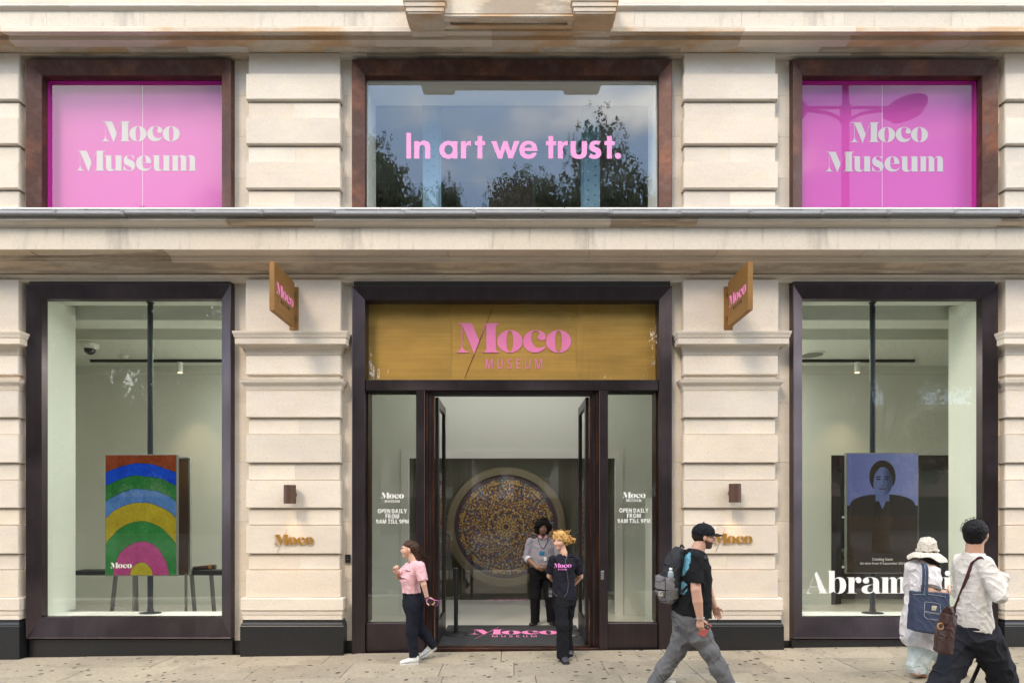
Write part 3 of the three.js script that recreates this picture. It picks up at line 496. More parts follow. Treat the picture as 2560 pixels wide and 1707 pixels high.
// ------------------------------------------------------------------ entrance
const ent = sub('entrance', museum), yCT = Y(715, .11);
{
  frame(ent, -CX, CX, -.13, yCT, [.16, .16, .0, .16], M.bronze, .11, .035, -.30, '0');
  part('head_trim', box(-CX + .02, CX - .02, yCT + .001, yTopL - .004, -.02, .08), M.dark, ent);  // shadow line over the entrance frame, put in as a dark strip
  const xi = CX - .162, y1 = Y(748, .03) + .01, yt0 = Y(975.5, .02), yt1 = Y(949, .02);
  part('transom', box(-xi, xi, yt0, yt1, -.14, .02, .006), M.bronze, ent);
  // brass fascia in three sheets behind glass
  const br = sub('brass_fascia', museum), zb = -.155, cuts = [-xi, X(1128.4, zb), X(1441, zb), xi];
  for (let k = 0; k < 3; k++) part('brass_panel', box(cuts[k] + .001, cuts[k + 1] - .001, yt1 - .02, y1 + .02, zb - .01, zb), M.brass, br);
  pane(-xi, xi, yt1 + .001, y1, -.03, M.glassClear, br);
  part('fascia_box', [box(-xi, xi, y1 + .0, y1 + .04, -.2, -.031), box(-xi, xi, yt1 - .03, yt1 - .001, -.2, -.141)], M.dark, br);
  const s = 430 / 5.88 * 8.15 / FOC;
  logo(ent, s, .006, M.pinkLetter, X(1100 + 220 / 5.88, zb), Y(760 + 715 / 5.88, zb), zb + .0005, { bevel: .0015, slashMat: M.copperEdge });
  // posts, sidelights, bottom panels
  for (const q of [-1, 1]) {
    const f = (a, b) => q < 0 ? [-b, -a] : [a, b], bx = (a, b, y0, yy, z0, z1, ch) => { const [p, r] = f(a, b); return box(p, r, y0, yy, z0, z1, ch); };
    part('door_post', bx(1.205, 1.325, -.1, yt0 - .001, -.13, .02, .006), M.bronze, ent);
    part('door_jamb', bx(1.165, 1.204, -.1, yt0 - .001, -.09, -.02), M.copperEdge, ent);
    part('door_jamb', bx(1.12, 1.164, -.1, yt0 - .001, -.11, -.045), M.bronze, ent);
    part('door_jamb', bx(1.085, 1.119, -.1, yt0 - .001, -.13, -.06), M.copperEdge, ent);
    part('kick_panel', bx(1.326, xi, -.1, Y(1558, .0), -.12, -.012, .006), M.bronze, ent);
    const [p, r] = f(1.326, xi); pane(p, r, Y(1558, 0) + .001, yt0 - .001, -.06, M.glass, ent);
    part('side_bead', bx(xi - .02, xi - .001, Y(1558, 0) + .001, yt0 - .001, -.28, -.062), M.copperEdge, ent);
    part('head_bead', bx(1.326, xi - .03, yt0 - .035, yt0 - .001, -.12, -.07), M.dark, ent);
    // opening hours lettering
    const g = sub('lettering', ent), px = q < 0 ? 951 : 1555, sl = 59 * 8.06 / FOC / LOGO, cx = X(q < 0 ? 980.5 : 1585, -.06), z = -.0585;
    for (const l of serif('Moco', sl, .0008)) part('letter', moved(l, cx - sl * LOGO / 2, Y(q < 0 ? 1246 : 1245, -.06), z), M.whiteVinyl, g);
    part('slash', moved(slash(sl, .0008), cx - sl * LOGO / 2, Y(1246, -.06), z), M.whiteVinyl, g);
    const row = (t, py, s, tr, fit) => { const c = caps(t, s, .0008, tr, fit); for (const l of c) part('letter', moved(l, cx - c.width / 2, Y(py, -.06), z), M.whiteVinyl, g); };
    row('MUSEUM', q < 0 ? 1256 : 1254, .026, .6, .205);
    const o = q < 0 ? 0 : -1.5; row('OPEN DAILY', 1282.5 + o, .042, .25, .405); row('FROM', 1295.5 + o, .042, .25, .19); row('9AM TILL 9PM', 1308.5 + o, .042, .25, .455);
  }
  part('lock_plate', box(1.225, 1.268, Y(1449, .03), Y(1427, .03), .0205, .032, .004), M.steel, ent);
  part('threshold', box(-1.2, 1.2, -.11, .004, -.14, .05, .006), M.copperEdge, ent);
  part('door_head', box(-1.2, 1.2, Y(988, -.1), yt0 - .001, -.2, -.055), M.dark, ent);
  // two door leaves standing open inwards
  for (const q of [-1, 1]) {
    const d = sub('door', museum), x0 = q * 1.06 - .024, x1 = q * 1.06 + .024, t = Y(988, -.1) - .02;
    part('stile', box(x0, x1, .012, t, -.27, -.15), M.bronze, d); part('stile', box(x0, x1, .012, t, -1.06, -.95), M.bronze, d);
    part('rail', box(x0 + .001, x1 - .001, t - .12, t - .001, -.949, -.271), M.bronze, d); part('rail', box(x0 + .001, x1 - .001, .012, .33, -.949, -.271), M.bronze, d);
    const gl = part('pane', boxUV(moved(new THREE.PlaneGeometry(.68, t - .45).rotateY(Math.PI / 2), q * 1.06, (t - .12 + .33) / 2, -.61)), M.glass, d);
    part('pull_handle', tube([[q * (1.06 - .024), .8, -.98], [q * (1.06 - .08), .83, -.98], [q * (1.06 - .085), 1.0, -.98], [q * (1.06 - .085), 1.35, -.98], [q * (1.06 - .08), 1.52, -.98], [q * (1.06 - .024), 1.55, -.98]], .013), M.dark, d);
  }
}
// ------------------------------------------------------------------ rooms behind the glass
const WZ = -.42;
struct('interior_floor', [box(-9.4, 9.4, -.14, 0, -9, WZ - .001), box(-1.2, 1.2, -.14, 0, WZ, -.141)], M.floor);
struct('interior_floor', box(-9.4, 9.4, 5.2, 5.5, -9, WZ - .001), M.floor);
{ // back walls, partitions, ceilings (all with thickness)
  const bw = -3.6;
  struct('interior_wall', [box(-9.4, -3.0, 0, 5.2, bw - .2, bw), box(-9.4, -9.05, 0, 5.2, bw, WZ - .001)], M.white);
  const dx0 = X(2079, bw), dy1 = Y(1138, bw);
  struct('interior_wall', [box(3.0, dx0, 0, 5.2, bw - .2, bw), box(dx0 + 2.6, 9.4, 0, 5.2, bw - .2, bw), box(dx0, dx0 + 2.6, dy1, 5.2, bw - .2, bw), box(9.05, 9.4, 0, 5.2, bw, WZ - .001)], M.white);
  for (const q of [-1, 1]) struct('interior_wall', box(q < 0 ? -3.2 : 2.98, q < 0 ? -2.98 : 3.2, 0, 5.2, -3.59, WZ - .001), M.white);
  const lz = -2.45, ox = 1.88, oy = Y(1143, lz);
  struct('interior_wall', [box(-2.98, -ox, 0, 5.2, lz - .15, lz), box(ox, 2.98, 0, 5.2, lz - .15, lz), box(-ox, ox, oy, 5.2, lz - .15, lz)], M.white);
  struct('alcove_wall', [box(-2.6, 2.6, 0, 3.4, -4.35, -4.2), box(-2.6, -2.2, 0, 3.4, -4.2, lz - .151), box(2.2, 2.6, 0, 3.4, -4.2, lz - .151), box(-2.2, 2.2, 3.2, 3.4, -4.2, lz - .151)], M.olive);
  part('opening_trim', [box(-ox - .12, -ox + .02, 0, oy + .12, lz + .001, lz + .025), box(ox - .02, ox + .12, 0, oy + .12, lz + .001, lz + .025), box(-ox + .02, ox - .02, oy - .02, oy + .12, lz + .001, lz + .025)], M.whiteTrim).userData = { kind: 'structure' };
  for (const [a, b] of [[-9.05, -3.2], [3.2, 9.05]]) {
    struct('ceiling', [box(a, b, 5.0, 5.2, bw, WZ - .001), box(a, b, 4.75, 4.999, -1.11, -.69), box(a, b, 4.75, 4.999, bw, -1.7), box(a, b, 4.6, 4.749, bw + .001, bw + .12)], M.ceiling);
  }
  struct('ceiling', [box(-2.98, 2.98, 4.7, 5.2, lz, WZ - .001), box(-2.0, 2.0, 4.0, 4.7, -.42, -.2)], M.ceiling);
  struct('outer_shell', [box(-9.4, 9.4, -.1, 9.6, -9.2, -9), box(-9.6, -9.4, -.1, 9.6, -9.2, 0), box(9.4, 9.6, -.1, 9.6, -9.2, 0), box(-9.6, 9.6, 9.6, 9.8, -9.2, .3)], M.white);
  pane(-ox + .02, ox - .02, 0.001, oy - .02, lz - .07, M.glassClear, scene, 'partition_glass').userData = { kind: 'structure' };
}
for (const [w, a, b] of sideWin) {                              // white lining and display ledge inside each shop window
  const y0 = yLB + .284, y1 = yLT - .176;
  part('display_ledge', box(a - .1, b + .1, .142, y0 - .004, WZ, -.075), M.whiteTrim, w);
  part('reveal_lining', box(a - .06, a - .004, y0 - .003, y1 + .06, -.40, -.072), M.white, w); part('reveal_lining', box(b + .004, b + .06, y0 - .003, y1 + .06, -.40, -.072), M.white, w);
  part('reveal_lining', box(a - .06, b + .06, y1 + .061, y1 + .16, -.40, -.072), M.white, w);
  part('reveal_lining', box(a - .16, a - .03, y0 - .003, y1 + .1, -.62, -.425), M.white, w); part('reveal_lining', box(b + .03, b + .16, y0 - .003, y1 + .1, -.62, -.425), M.white, w);
}
// upper gallery
struct('gallery_wall', [box(-9.4, 9.4, 5.5, 9.6, -7.2, -7), box(-3.4, -3.2, 5.5, 9.6, -7, WZ - .001), box(3.2, 3.4, 5.5, 9.6, -7, WZ - .001)], std({ color: rgb(.10, .11, .12), roughness: .8 }));
struct('ceiling', [box(-3.2, 3.2, 8.5, 9.6, -7, WZ - .001), box(-3.2, 3.2, 8.28, 8.499, -1.6, -1.2), box(-3.2, 3.2, 7.95, 8.499, -3.2, -2.7)], std({ color: rgb(.66, .68, .70), roughness: .9 }));

// added ceiling lamps, out of view, to brighten the rooms: diffuser in a housing with an area light just below it
function addedLamp(x, y, z, w, d, power, label, col = 0xf6f6f2) {
  const t = thing('ceiling_lamp', label, 'ceiling lamp', [x, y, z]);
  part('housing', box(-w / 2 - .03, w / 2 + .03, -.05, -.001, -d / 2 - .03, d / 2 + .03), M.whiteTrim, t);
  part('diffuser', box(-w / 2, w / 2, -.062, -.051, -d / 2, d / 2), std({ color: rgb(.8, .8, .8), emissive: new THREE.Color(col), emissiveIntensity: Math.min(power, 2) }), t);
  const l = new THREE.RectAreaLight(col, power, w, d); l.position.set(x, y - .07, z); l.lookAt(x, y - 3, z); scene.add(l);
}
addedLamp(-3.95, 4.748, -2.5, 1.0, 1.6, 11, 'added unseen square ceiling lamp above the pier beside the rainbow screen');  // added behind the pier, unseen, to light the side room
addedLamp(3.95, 4.748, -2.5, 1.0, 1.6, 11, 'added unseen square ceiling lamp above the pier beside the portrait screen');
addedLamp(0, 4.695, -1.3, 3.6, .5, 2.0, 'added unseen long ceiling lamp inside the entrance lobby above the doormat');  // added above the door head, unseen, to light the lobby

// track lights
function trackLight(x0, x1, y, z, sx, label) {
  const t = thing('track_light', label, 'track light', [(x0 + x1) / 2, y, z]);
  const h = (x1 - x0) / 2, c = (x0 + x1) / 2;
  part('track', box(-h, h, -.05, -.001, -.02, .02), M.black, t);
  const s = part('spot_head', moved(cyl([0, 0, 0], [0, -.19, 0], .05, .05, 24), sx - c, -.055, 0), M.whiteTrim, t);
  part('lamp_lens', moved(cyl([0, 0, 0], [0, -.006, 0], .038, .038, 20), sx - c, -.2465, 0), std({ color: rgb(.8, .7, .5), emissive: new THREE.Color(1, .72, .4), emissiveIntensity: 2.2 }), t);
  const l = new THREE.SpotLight(0xffe0b4, 2.5, 0, .6, .6, 2); l.position.set(sx, y - .27, z); l.target.position.set(sx, 0, z - .4); scene.add(l, l.target); l.castShadow = true;
}
trackLight(X(225, -3.0), X(575, -3.0), 4.749, -3.0, X(449, -3.0), 'black ceiling track with a white spot behind the rainbow screen pole');
trackLight(X(1990, -3.0), X(2287, -3.0), 4.749, -3.0, X(2144, -3.0), 'black ceiling track with a white spot behind the portrait screen pole');
{ // dome camera, smoke detectors, ceiling speaker
  const d = thing('dome_camera', 'white dome camera with dark eye under the ceiling behind the rainbow screen window', 'camera', [X(223, -1.9), 4.749, -1.9]);
  part('housing', lathe([[0, 0], [.125, 0], [.13, -.02], [.13, -.07], [.1, -.1], [0, -.1]]), M.whiteTrim, d);
  part('dome', moved(new THREE.SphereGeometry(.085, 20, 12), 0, -.115, 0), M.blackGloss, d);
  for (const [px, z, l] of [[310, -2.7, 'white smoke detector on the ceiling behind the rainbow screen window'], [2031, -2.6, 'flat round ceiling speaker behind the portrait screen window']]) {
    const s = thing(px < 1000 ? 'smoke_detector' : 'ceiling_speaker', l, px < 1000 ? 'smoke detector' : 'speaker', [X(px, z), 4.749, z]);
    part('base', lathe(px < 1000 ? [[0, 0], [.075, 0], [.075, -.02], [0, -.02]] : [[0, 0], [.21, 0], [.21, -.012], [.19, -.02], [0, -.02]]), M.whiteTrim, s);
    part(px < 1000 ? 'cover' : 'grille', lathe(px < 1000 ? [[0, -.021], [.06, -.021], [.05, -.055], [0, -.06]] : [[0, -.021], [.185, -.021], [.185, -.024], [0, -.024]]), px < 1000 ? M.whiteTrim : M.greyMetal, s);
  }
}
// ------------------------------------------------------------------ display screens on floor-to-ceiling poles
const RAIN = tex(384, 640, (u, v) => {                          // plain coloured arches
  const x = (u - .5) * 1.02, y = v * 1.7, r = Math.hypot(x * 1.25, y + .02) + .05 * (fbm(u, v, 5, 5, 3, 130) - .5), n = .10 * (fbm(u, v, 60, 60, 2, 131) - .5) + .12 * (fbm(u, v, 9, 9, 3, 132) - .5);
  const B = [[.20, .72, .66, .10], [.50, .72, .25, .52], [.78, .16, .50, .22], [1.05, .70, .62, .08], [1.24, .30, .48, .74], [1.43, .14, .44, .20], [1.60, .03, .27, .80], [9, .54, .24, .13]];
  for (const [R, a, b, c] of B) if (r < R) return Math.abs(r - R) < .004 ? [.1, .12, .1] : [a + n, b + n, c + n];
}, true);
const BUST = tex(384, 640, (u, v) => {                          // a plain half-length figure in a dark jacket, over a dark lower field
  const x = (u - .5) * 1.02, y = v * 1.7, n = .05 * (fbm(u, v, 50, 50, 3, 133) - .5);
  let c = lerp3([.42, .45, .68], [.52, .55, .77], clamp(.5 + x + .4 * (fbm(u, v, 3, 3, 3, 134) - .5)));
  const sh = .98 + .16 * Math.sqrt(clamp(1 - (Math.abs(x) / .47) ** 2.4)) - .02;
  if (y < sh && y > .82) c = [.20, .17, .15];
  if (Math.abs(x) < (y - .90) * .42 && y < 1.16 && y > .86) c = [.42, .46, .66];
  if (Math.abs(x) < .10 && y > 1.02 && y < 1.2) c = [.40, .44, .64];
  if (Math.hypot(x / .155, (y - 1.33) / .22) < 1) c = [.44, .48, .68];
  if (Math.hypot(x / .19, (y - 1.37) / .235) < 1 && !(Math.hypot((x - .01) / .14, (y - 1.27) / .24) < 1)) c = [.22, .18, .15];
  { const fx = Math.abs(x), fy = y - 1.30, face = Math.hypot(x / .15, (y - 1.31) / .21) < 1; if (face) { const k = 1 - .35 * sstep(.02, .15, x + .04) - .12 * fbm(u, v, 12, 12, 3, 136); c = c.map(q => q * k); if (Math.abs(fy - .035) < .010 && Math.abs(fx - .058) < .030) c = [.12, .12, .18]; if (Math.abs(fy - .068) < .008 && Math.abs(fx - .06) < .036) c = [.18, .15, .16]; if (Math.abs(x - .012) < .008 && fy < .03 && fy > -.05) c = c.map(q => q * .8); if (Math.abs(fy + .062) < .010 && fx < .022) c = c.map(q => q * .75); if (Math.abs(fy + .105) < .010 && fx < .045) c = [.30, .24, .34]; } }
  if (y <= .82) c = lerp3([.21, .165, .125], [.27, .215, .165], fbm(u, v, 4, 8, 4, 135));
  return c.map(k => k + n);
}, true);
function displayScreen(name, label, px0, px1, py0, py1, z, img, pole, poleX) {
  const w = X(px1, z) - X(px0, z), cx = (X(px0, z) + X(px1, z)) / 2, y0 = Y(py1, z), y1 = Y(py0, z), yl = yLB + .281, t = thing(name, label, 'display screen', [X(poleX, z), yl, z - .05]);
  const dx = cx - X(poleX, z), a = y0 - yl, b = y1 - yl;
  part('casing', box(dx - w / 2 - .012, dx + w / 2 + .012, a - .012, b + .012, .012, .055, .006), M.greyMetal, t);
  const g = boxUV(new THREE.PlaneGeometry(w, b - a)); const uv = g.attributes.uv, p = g.attributes.position; for (let i = 0; i < uv.count; i++) uv.setXY(i, p.getX(i) / w + .5, p.getY(i) / (b - a) + .5);
  part('screen', moved(g, dx, (a + b) / 2, .057), std({ map: img, color: rgb(.42, .42, .42), emissive: new THREE.Color(1, 1, 1), emissiveMap: img, emissiveIntensity: .12, roughness: .25 }), t);
  part('pole', cyl([0, .012, -.02], [0, 4.99 - yl - .02, -.02], .036, .036, 20), pole, t);
  part('foot_plate', moved(lathe([[0, 0], [.15, 0], [.15, .01], [.05, .022], [.045, .07], [0, .07]], 28).scale(1, 1, .6), 0, .001, -.02), pole, t);
  part('ceiling_flange', moved(lathe([[0, 0], [.12, 0], [.12, -.012], [.06, -.03], [.045, -.09], [0, -.09]], 24), 0, 4.75 - yl + .19, -.02), pole, t);
  part('bracket', box(-.1, .1, (a + b) / 2 - .15, (a + b) / 2 + .15, -.02, .0115), M.black, t);
  return [t, dx, a, b, w];
}
{
  const [t, dx, a, b, w] = displayScreen('display_screen', 'portrait display screen of rainbow arches on a black pole', 264, 440, 1138, 1437.6, -.2, RAIN, M.navyPole, 367);
  logo(t, .078, .0006, M.whiteVinyl, dx - w / 2 + .06, a + .10, .0575, { museum: 0, slash: 0 });
  const [t2, d2, a2, b2, w2] = displayScreen('display_screen', 'portrait display screen of a dark jacketed figure on a navy pole', 2118, 2295, 1134, 1431, -.2, BUST, M.navyPole, 2190);
  const r = (s, sc, y) => { const c = caps(s, sc, .0006, .14); const g = sub('lettering', t2); for (const l of c) part('letter', moved(l, d2 - c.width / 2, a2 + y, .0575), M.paleVinyl, g); };
  r('Coming Soon', .026, .17); r('On view from 11 September 2024', .022, .115);
}
{ // second panel standing behind the rainbow screen
  const z = -.62, t = thing('back_panel', 'brown glossy panel in pale frame behind the rainbow screen', 'panel', [X(395, z), 0, z]);
  const w = .5; part('sheet', box(-.45, .45, Y(1434, z), Y(1148, z), -.03, 0), phy({ color: rgb(.09, .045, .028), roughness: .2, clearcoat: .6 }), t);
  part('rim', [box(.451, .475, Y(1437, z), Y(1145, z), -.035, .01), box(-.45, .4505, Y(1148, z) + .001, Y(1144, z) + .003, -.035, .01)], M.steel, t);
  for (const x of [-.38, .40]) part('leg', cyl([x, 0, -.02], [x, Y(1434, z), -.02], .02), M.greyMetal, t);
}
{ // long black trestle table behind it
  const z = -1.05, y = Y(1427, z), t = thing('trestle_table', 'long black trestle table with splayed metal legs behind the rainbow screen', 'table', [0, 0, z]);
  part('top', box(X(180, z), X(585, z), y - .07, y, -.28, 0, .006), M.black, t);
  for (const [p, q] of [[283, 278], [333, 335], [474, 479], [523, 528]]) part('leg', cyl([X(q, z) + (q - p) * .01, 0, -.03], [X(p, z), y - .071, -.05], .03, .03, 12), M.greyMetal, t);
  const s = thing('telescope_tube', 'brown tube with brass collar lying on the long black table', 'tube', [0, y, z - .1]);
  part('barrel', cyl([X(474, z), .03, 0], [X(530, z), .055, 0], .03, .036, 20), std({ color: rgb(.10, .05, .035), roughness: .35 }), s); part('collar', cyl([X(515, z), .05, 0], [X(522, z), .053, 0], .043, .043, 20), M.gold, s);
}
{ // shop seen through the doorway behind the portrait screen
  const bw = -3.6, x0 = X(2079, bw), x1 = x0 + 2.6, y1 = Y(1138, bw);
  struct('interior_wall', [box(x0 - .4, x0, 0, 5.0, -6.6, bw - .201), box(x1, x1 + .2, 0, 5.0, -6.6, bw - .201), box(x0, x1, 0, 5, -6.8, -6.6), box(x0 - .4, x1 + .2, 5.0, 5.19, -6.6, bw - .201)], M.dark);
  const f = thing('shop_doorway', 'dark bronze framed glass doorway behind the portrait screen', 'doorway', [0, 0, bw]);
  part('jamb', box(x0 + .001, x0 + .09, 0, y1 - .001, -.15, .012), M.bronze, f); part('jamb', box(x1 - .09, x1 - .001, 0, y1 - .001, -.15, .012), M.bronze, f); part('head', box(x0 + .091, x1 - .091, y1 - .3, y1 - .001, -.15, .012), M.bronze, f);
  part('pull_handle', tube([[x0 + .20, .75, .03], [x0 + .32, .77, .06], [x0 + .34, .85, .06], [x0 + .34, 1.65, .06], [x0 + .32, 1.73, .06], [x0 + .20, 1.75, .03]], .022), M.whiteTrim, f);
  part('door_stile', box(x0 + .095, x0 + .2, 0.01, y1 - .31, -.05, 0), M.dark, f);
  pane(x0 + .2, x1 - .09, .02, y1 - .31, bw - .03, M.glass, f).position.z = -bw;
  const sh = thing('shop_shelf', 'tall timber shop shelf seen through the doorway behind the portrait screen', 'shelf', [x0 + .55, 0, -5.4]);
  const wood = std({ color: rgb(.26, .13, .05), roughness: .55 });
  part('side', box(-.5, -.46, 0, 2.7, -.2, .2), wood, sh); part('side', box(.46, .5, 0, 2.7, -.2, .2), wood, sh); part('back', box(-.459, .459, 0, 2.7, -.2, -.17), wood, sh);
  for (let k = 0; k < 6; k++) part('shelf_board', box(-.459, .459, .1 + k * .5, .13 + k * .5, -.169, .2), wood, sh);
  const cols = [[.55, .06, .05], [.65, .18, .30], [.6, .42, .06], [.08, .2, .35], [.5, .5, .48], [.35, .06, .12]], gm = cols.map(c => std({ color: rgb(...c), roughness: .5 })), names = ['red', 'pink', 'yellow', 'blue', 'white', 'maroon'];
  const lv = ['lowest', 'second', 'third', 'fourth', 'fifth'];
  for (let k = 0; k < 5; k++) { let x = -.42, j = 0; while (x < .36) { const w = rnd(.08, .16), h = rnd(.14, .3), c = Math.floor(rnd(0, 6)), b = thing('boxed_souvenir', `boxed souvenirs on the ${lv[k]} board of the timber shop shelf`, 'souvenir', [x0 + .55 + x + w / 2, .131 + k * .5, -5.4], 0, `souvenirs on the ${lv[k]} board`); part('carton', box(-w / 2, w / 2, 0, h, -.1, .1), gm[c], b); part('lid', box(-w / 2 - .003, w / 2 + .003, h + .001, h + .025, -.103, .103), gm[(c + 1) % 6], b); x += w + rnd(.01, .04); j++; } }
  const tb = thing('shop_counter', 'low maroon shop counter seen through the doorway behind the portrait screen', 'counter', [x0 + 1.5, 0, -4.6]);
  part('body', box(-.9, .9, 0, .8, -.3, .3, .01), std({ color: rgb(.06, .02, .025), roughness: .5 }), tb); part('top', box(-.93, .93, .801, .84, -.33, .33, .008), M.dark, tb);
  ['orange', 'pink', 'yellow'].forEach((c, k) => { const g = thing('goods_basket', `${c} basket of goods on the low maroon shop counter`, 'basket', [x0 + .9 + k * .5, .84, -4.6]); part('tub', lathe([[0, 0], [.16, 0], [.19, .16], [.18, .165], [.155, .02], [0, .02]], 24), [gm[2], gm[1], std({ color: rgb(.6, .6, .05), roughness: .5 })][k], g); for (let i = 0; i < 6; i++) part('bundle', moved(new THREE.IcosahedronGeometry(.06, 1), Math.cos(i) * .09, .15, Math.sin(i) * .09), pick(gm), g); });
  addedLamp(x0 + 1.3, 4.99, -5.0, 1.6, .5, 4, 'added unseen square ceiling lamp in the shop behind the portrait screen');  // unseen lamp added to light the shop
}
// ------------------------------------------------------------------ lobby contents
{
  const T_MAT = tex(256, 256, (u, v) => gray(.20 + .22 * (noise2(u * 128, v * 128, 1, 128, 128) - .5) + .05 * (fbm(u, v, 4, 4, 3, 141) - .5)), true, 1.5);
  const mat = thing('doormat', 'dark grey doormat with pink lettering in the entrance', 'doormat', [0, .001, -.82]);
  part('carpet', box(-1.05, 1.05, 0, .012, -.67, .66, .004), std({ map: T_MAT, color: rgb(.9, .92, 1), roughness: 1 }), mat);
  const s = .345, g = logo(mat, s, .0006, M.pinkLetter, X(1172, -.85) - .0, .0125, .02, {}); g.rotation.x = -Math.PI / 2; g.scale.set(1, 1, 1);
  const art = thing('round_artwork', 'round artwork of scattered coloured flecks in a wide bronze ring behind the lobby glass', 'artwork', [X(1265, -4.1), Y(1317, -4.1), -4.199]);
  const DISC = tex(1024, 1024, (() => {                        // flecks scattered in rings, computed once
    const N = 1024, b = new Float32Array(N * N * 3); const pal = [[.66, .52, .18], [.74, .60, .28], [.54, .30, .14], [.12, .52, .54], [.18, .38, .62], [.60, .54, .46], [.48, .18, .14], [.78, .72, .58]];
    for (let i = 0; i < N * N; i++) { const n = .05 * (noise((i % N) / 9, i / N / 9, 4) - .5); b[i * 3] = .25 + n; b[i * 3 + 1] = .17 + n; b[i * 3 + 2] = .22 + n; }
    const R = () => rng();
    for (let k = 0; k < 420; k++) {
      const rr = .46 * Math.sqrt((Math.floor(R() * 11) + .5 + (R() - .5) * .9) / 11), an0 = R() * .5236, a = 4 + 7 * R() ** 2, e = .5 + .5 * R(), th0 = R() * 3.14, ci = R(), c = pal[ci < .36 ? 0 : ci < .55 ? 1 : ci < .68 ? 2 : ci < .72 ? 3 : ci < .75 ? 4 : ci < .86 ? 5 : ci < .95 ? 6 : 7];
      for (let fold = 0; fold < 12; fold++) { const an = an0 + fold * .5236, th = th0 + fold * .5236, cx = (.5 + rr * Math.cos(an)) * N, cy = (.5 + rr * Math.sin(an)) * N;
      for (let y = Math.max(0, cy - 15 | 0); y < Math.min(N, cy + 15); y++) for (let x = Math.max(0, cx - 15 | 0); x < Math.min(N, cx + 15); x++) { const dx = (x - cx) * Math.cos(th) + (y - cy) * Math.sin(th), dy = ((y - cy) * Math.cos(th) - (x - cx) * Math.sin(th)) / e; if (Math.hypot(Math.abs(dx) - a * .45, dy) < a * .75) { const i = (y * N + x) * 3; for (let q = 0; q < 3; q++) b[i + q] = c[q] * (.8 + .4 * hash(x, y, q * 0)); } }
      }
    }
    return (u, v) => { const i = ((Math.min(N - 1, v * N) | 0) * N + (Math.min(N - 1, u * N) | 0)) * 3; return [b[i], b[i + 1], b[i + 2]]; };
  })(), true);
  part('ring', lathe([[1.08, .0], [1.26, .0], [1.26, .10], [1.23, .12], [1.10, .12], [1.08, .10], [1.08, 0]], 96).rotateX(Math.PI / 2), M.ring, art);
  part('disc', moved(new THREE.CircleGeometry(1.079, 96), 0, 0, .06), phy({ map: DISC, roughness: .5, clearcoat: .8, clearcoatRoughness: .02 }), art);
  addedLamp(0, 3.195, -3.0, 3.0, .25, 6.5, 'added unseen slim ceiling lamp inside the dark alcove above the round artwork');  // unseen lamp added to brighten the disc
  for (const [px, m, l] of [[1139.7, M.black, 'black barrier post on the doormat beside the open door'], [1424, M.steel, 'steel barrier post behind the fair-haired attendant']]) {
    const t = thing('barrier_post', l, 'barrier post', [X(px, -.8), .013, -.8]);
    part('base', lathe([[0, 0], [.17, 0], [.175, .008], [.16, .022], [.04, .03], [0, .03]]), m === M.steel ? M.steel : M.black, t);
    part('post', cyl([0, .03, 0], [0, .9, 0], .032, .032, 20), m, t); part('belt_head', cyl([0, .901, 0], [0, 1.0, 0], .036, .036, 20), M.black, t); part('cap', moved(new THREE.SphereGeometry(.034, 16, 8).scale(1, .35, 1), 0, 1.0, 0), M.black, t);
  }
  const lk = thing('locker_cabinet', 'white locker cabinet with four oval black handles inside the entrance', 'locker', [2.36, 0, -1.3]);
  part('carcass', box(-.1, .5, 0, 2.1, -.5, 0), M.white, lk);
  for (let k = 0; k < 4; k++) { const d = part('locker_door', box(-.098, .498, .03 + k * .46, .48 + k * .46, .001, .02, .004), M.whiteTrim, lk); part('handle', moved(new THREE.CapsuleGeometry(.02, .09, 4, 10), .05, .255 + k * .46, .03), M.black, d); }
  const so = thing('wall_socket', 'white wall socket low on the lobby wall', 'socket', [-2.2, .42, -2.449]); part('plate', box(-.07, .07, -.045, .045, 0, .008, .003), M.whiteTrim, so); part('switch', box(-.03, -.01, -.015, .015, .0085, .013), M.whiteVinyl, so);
}
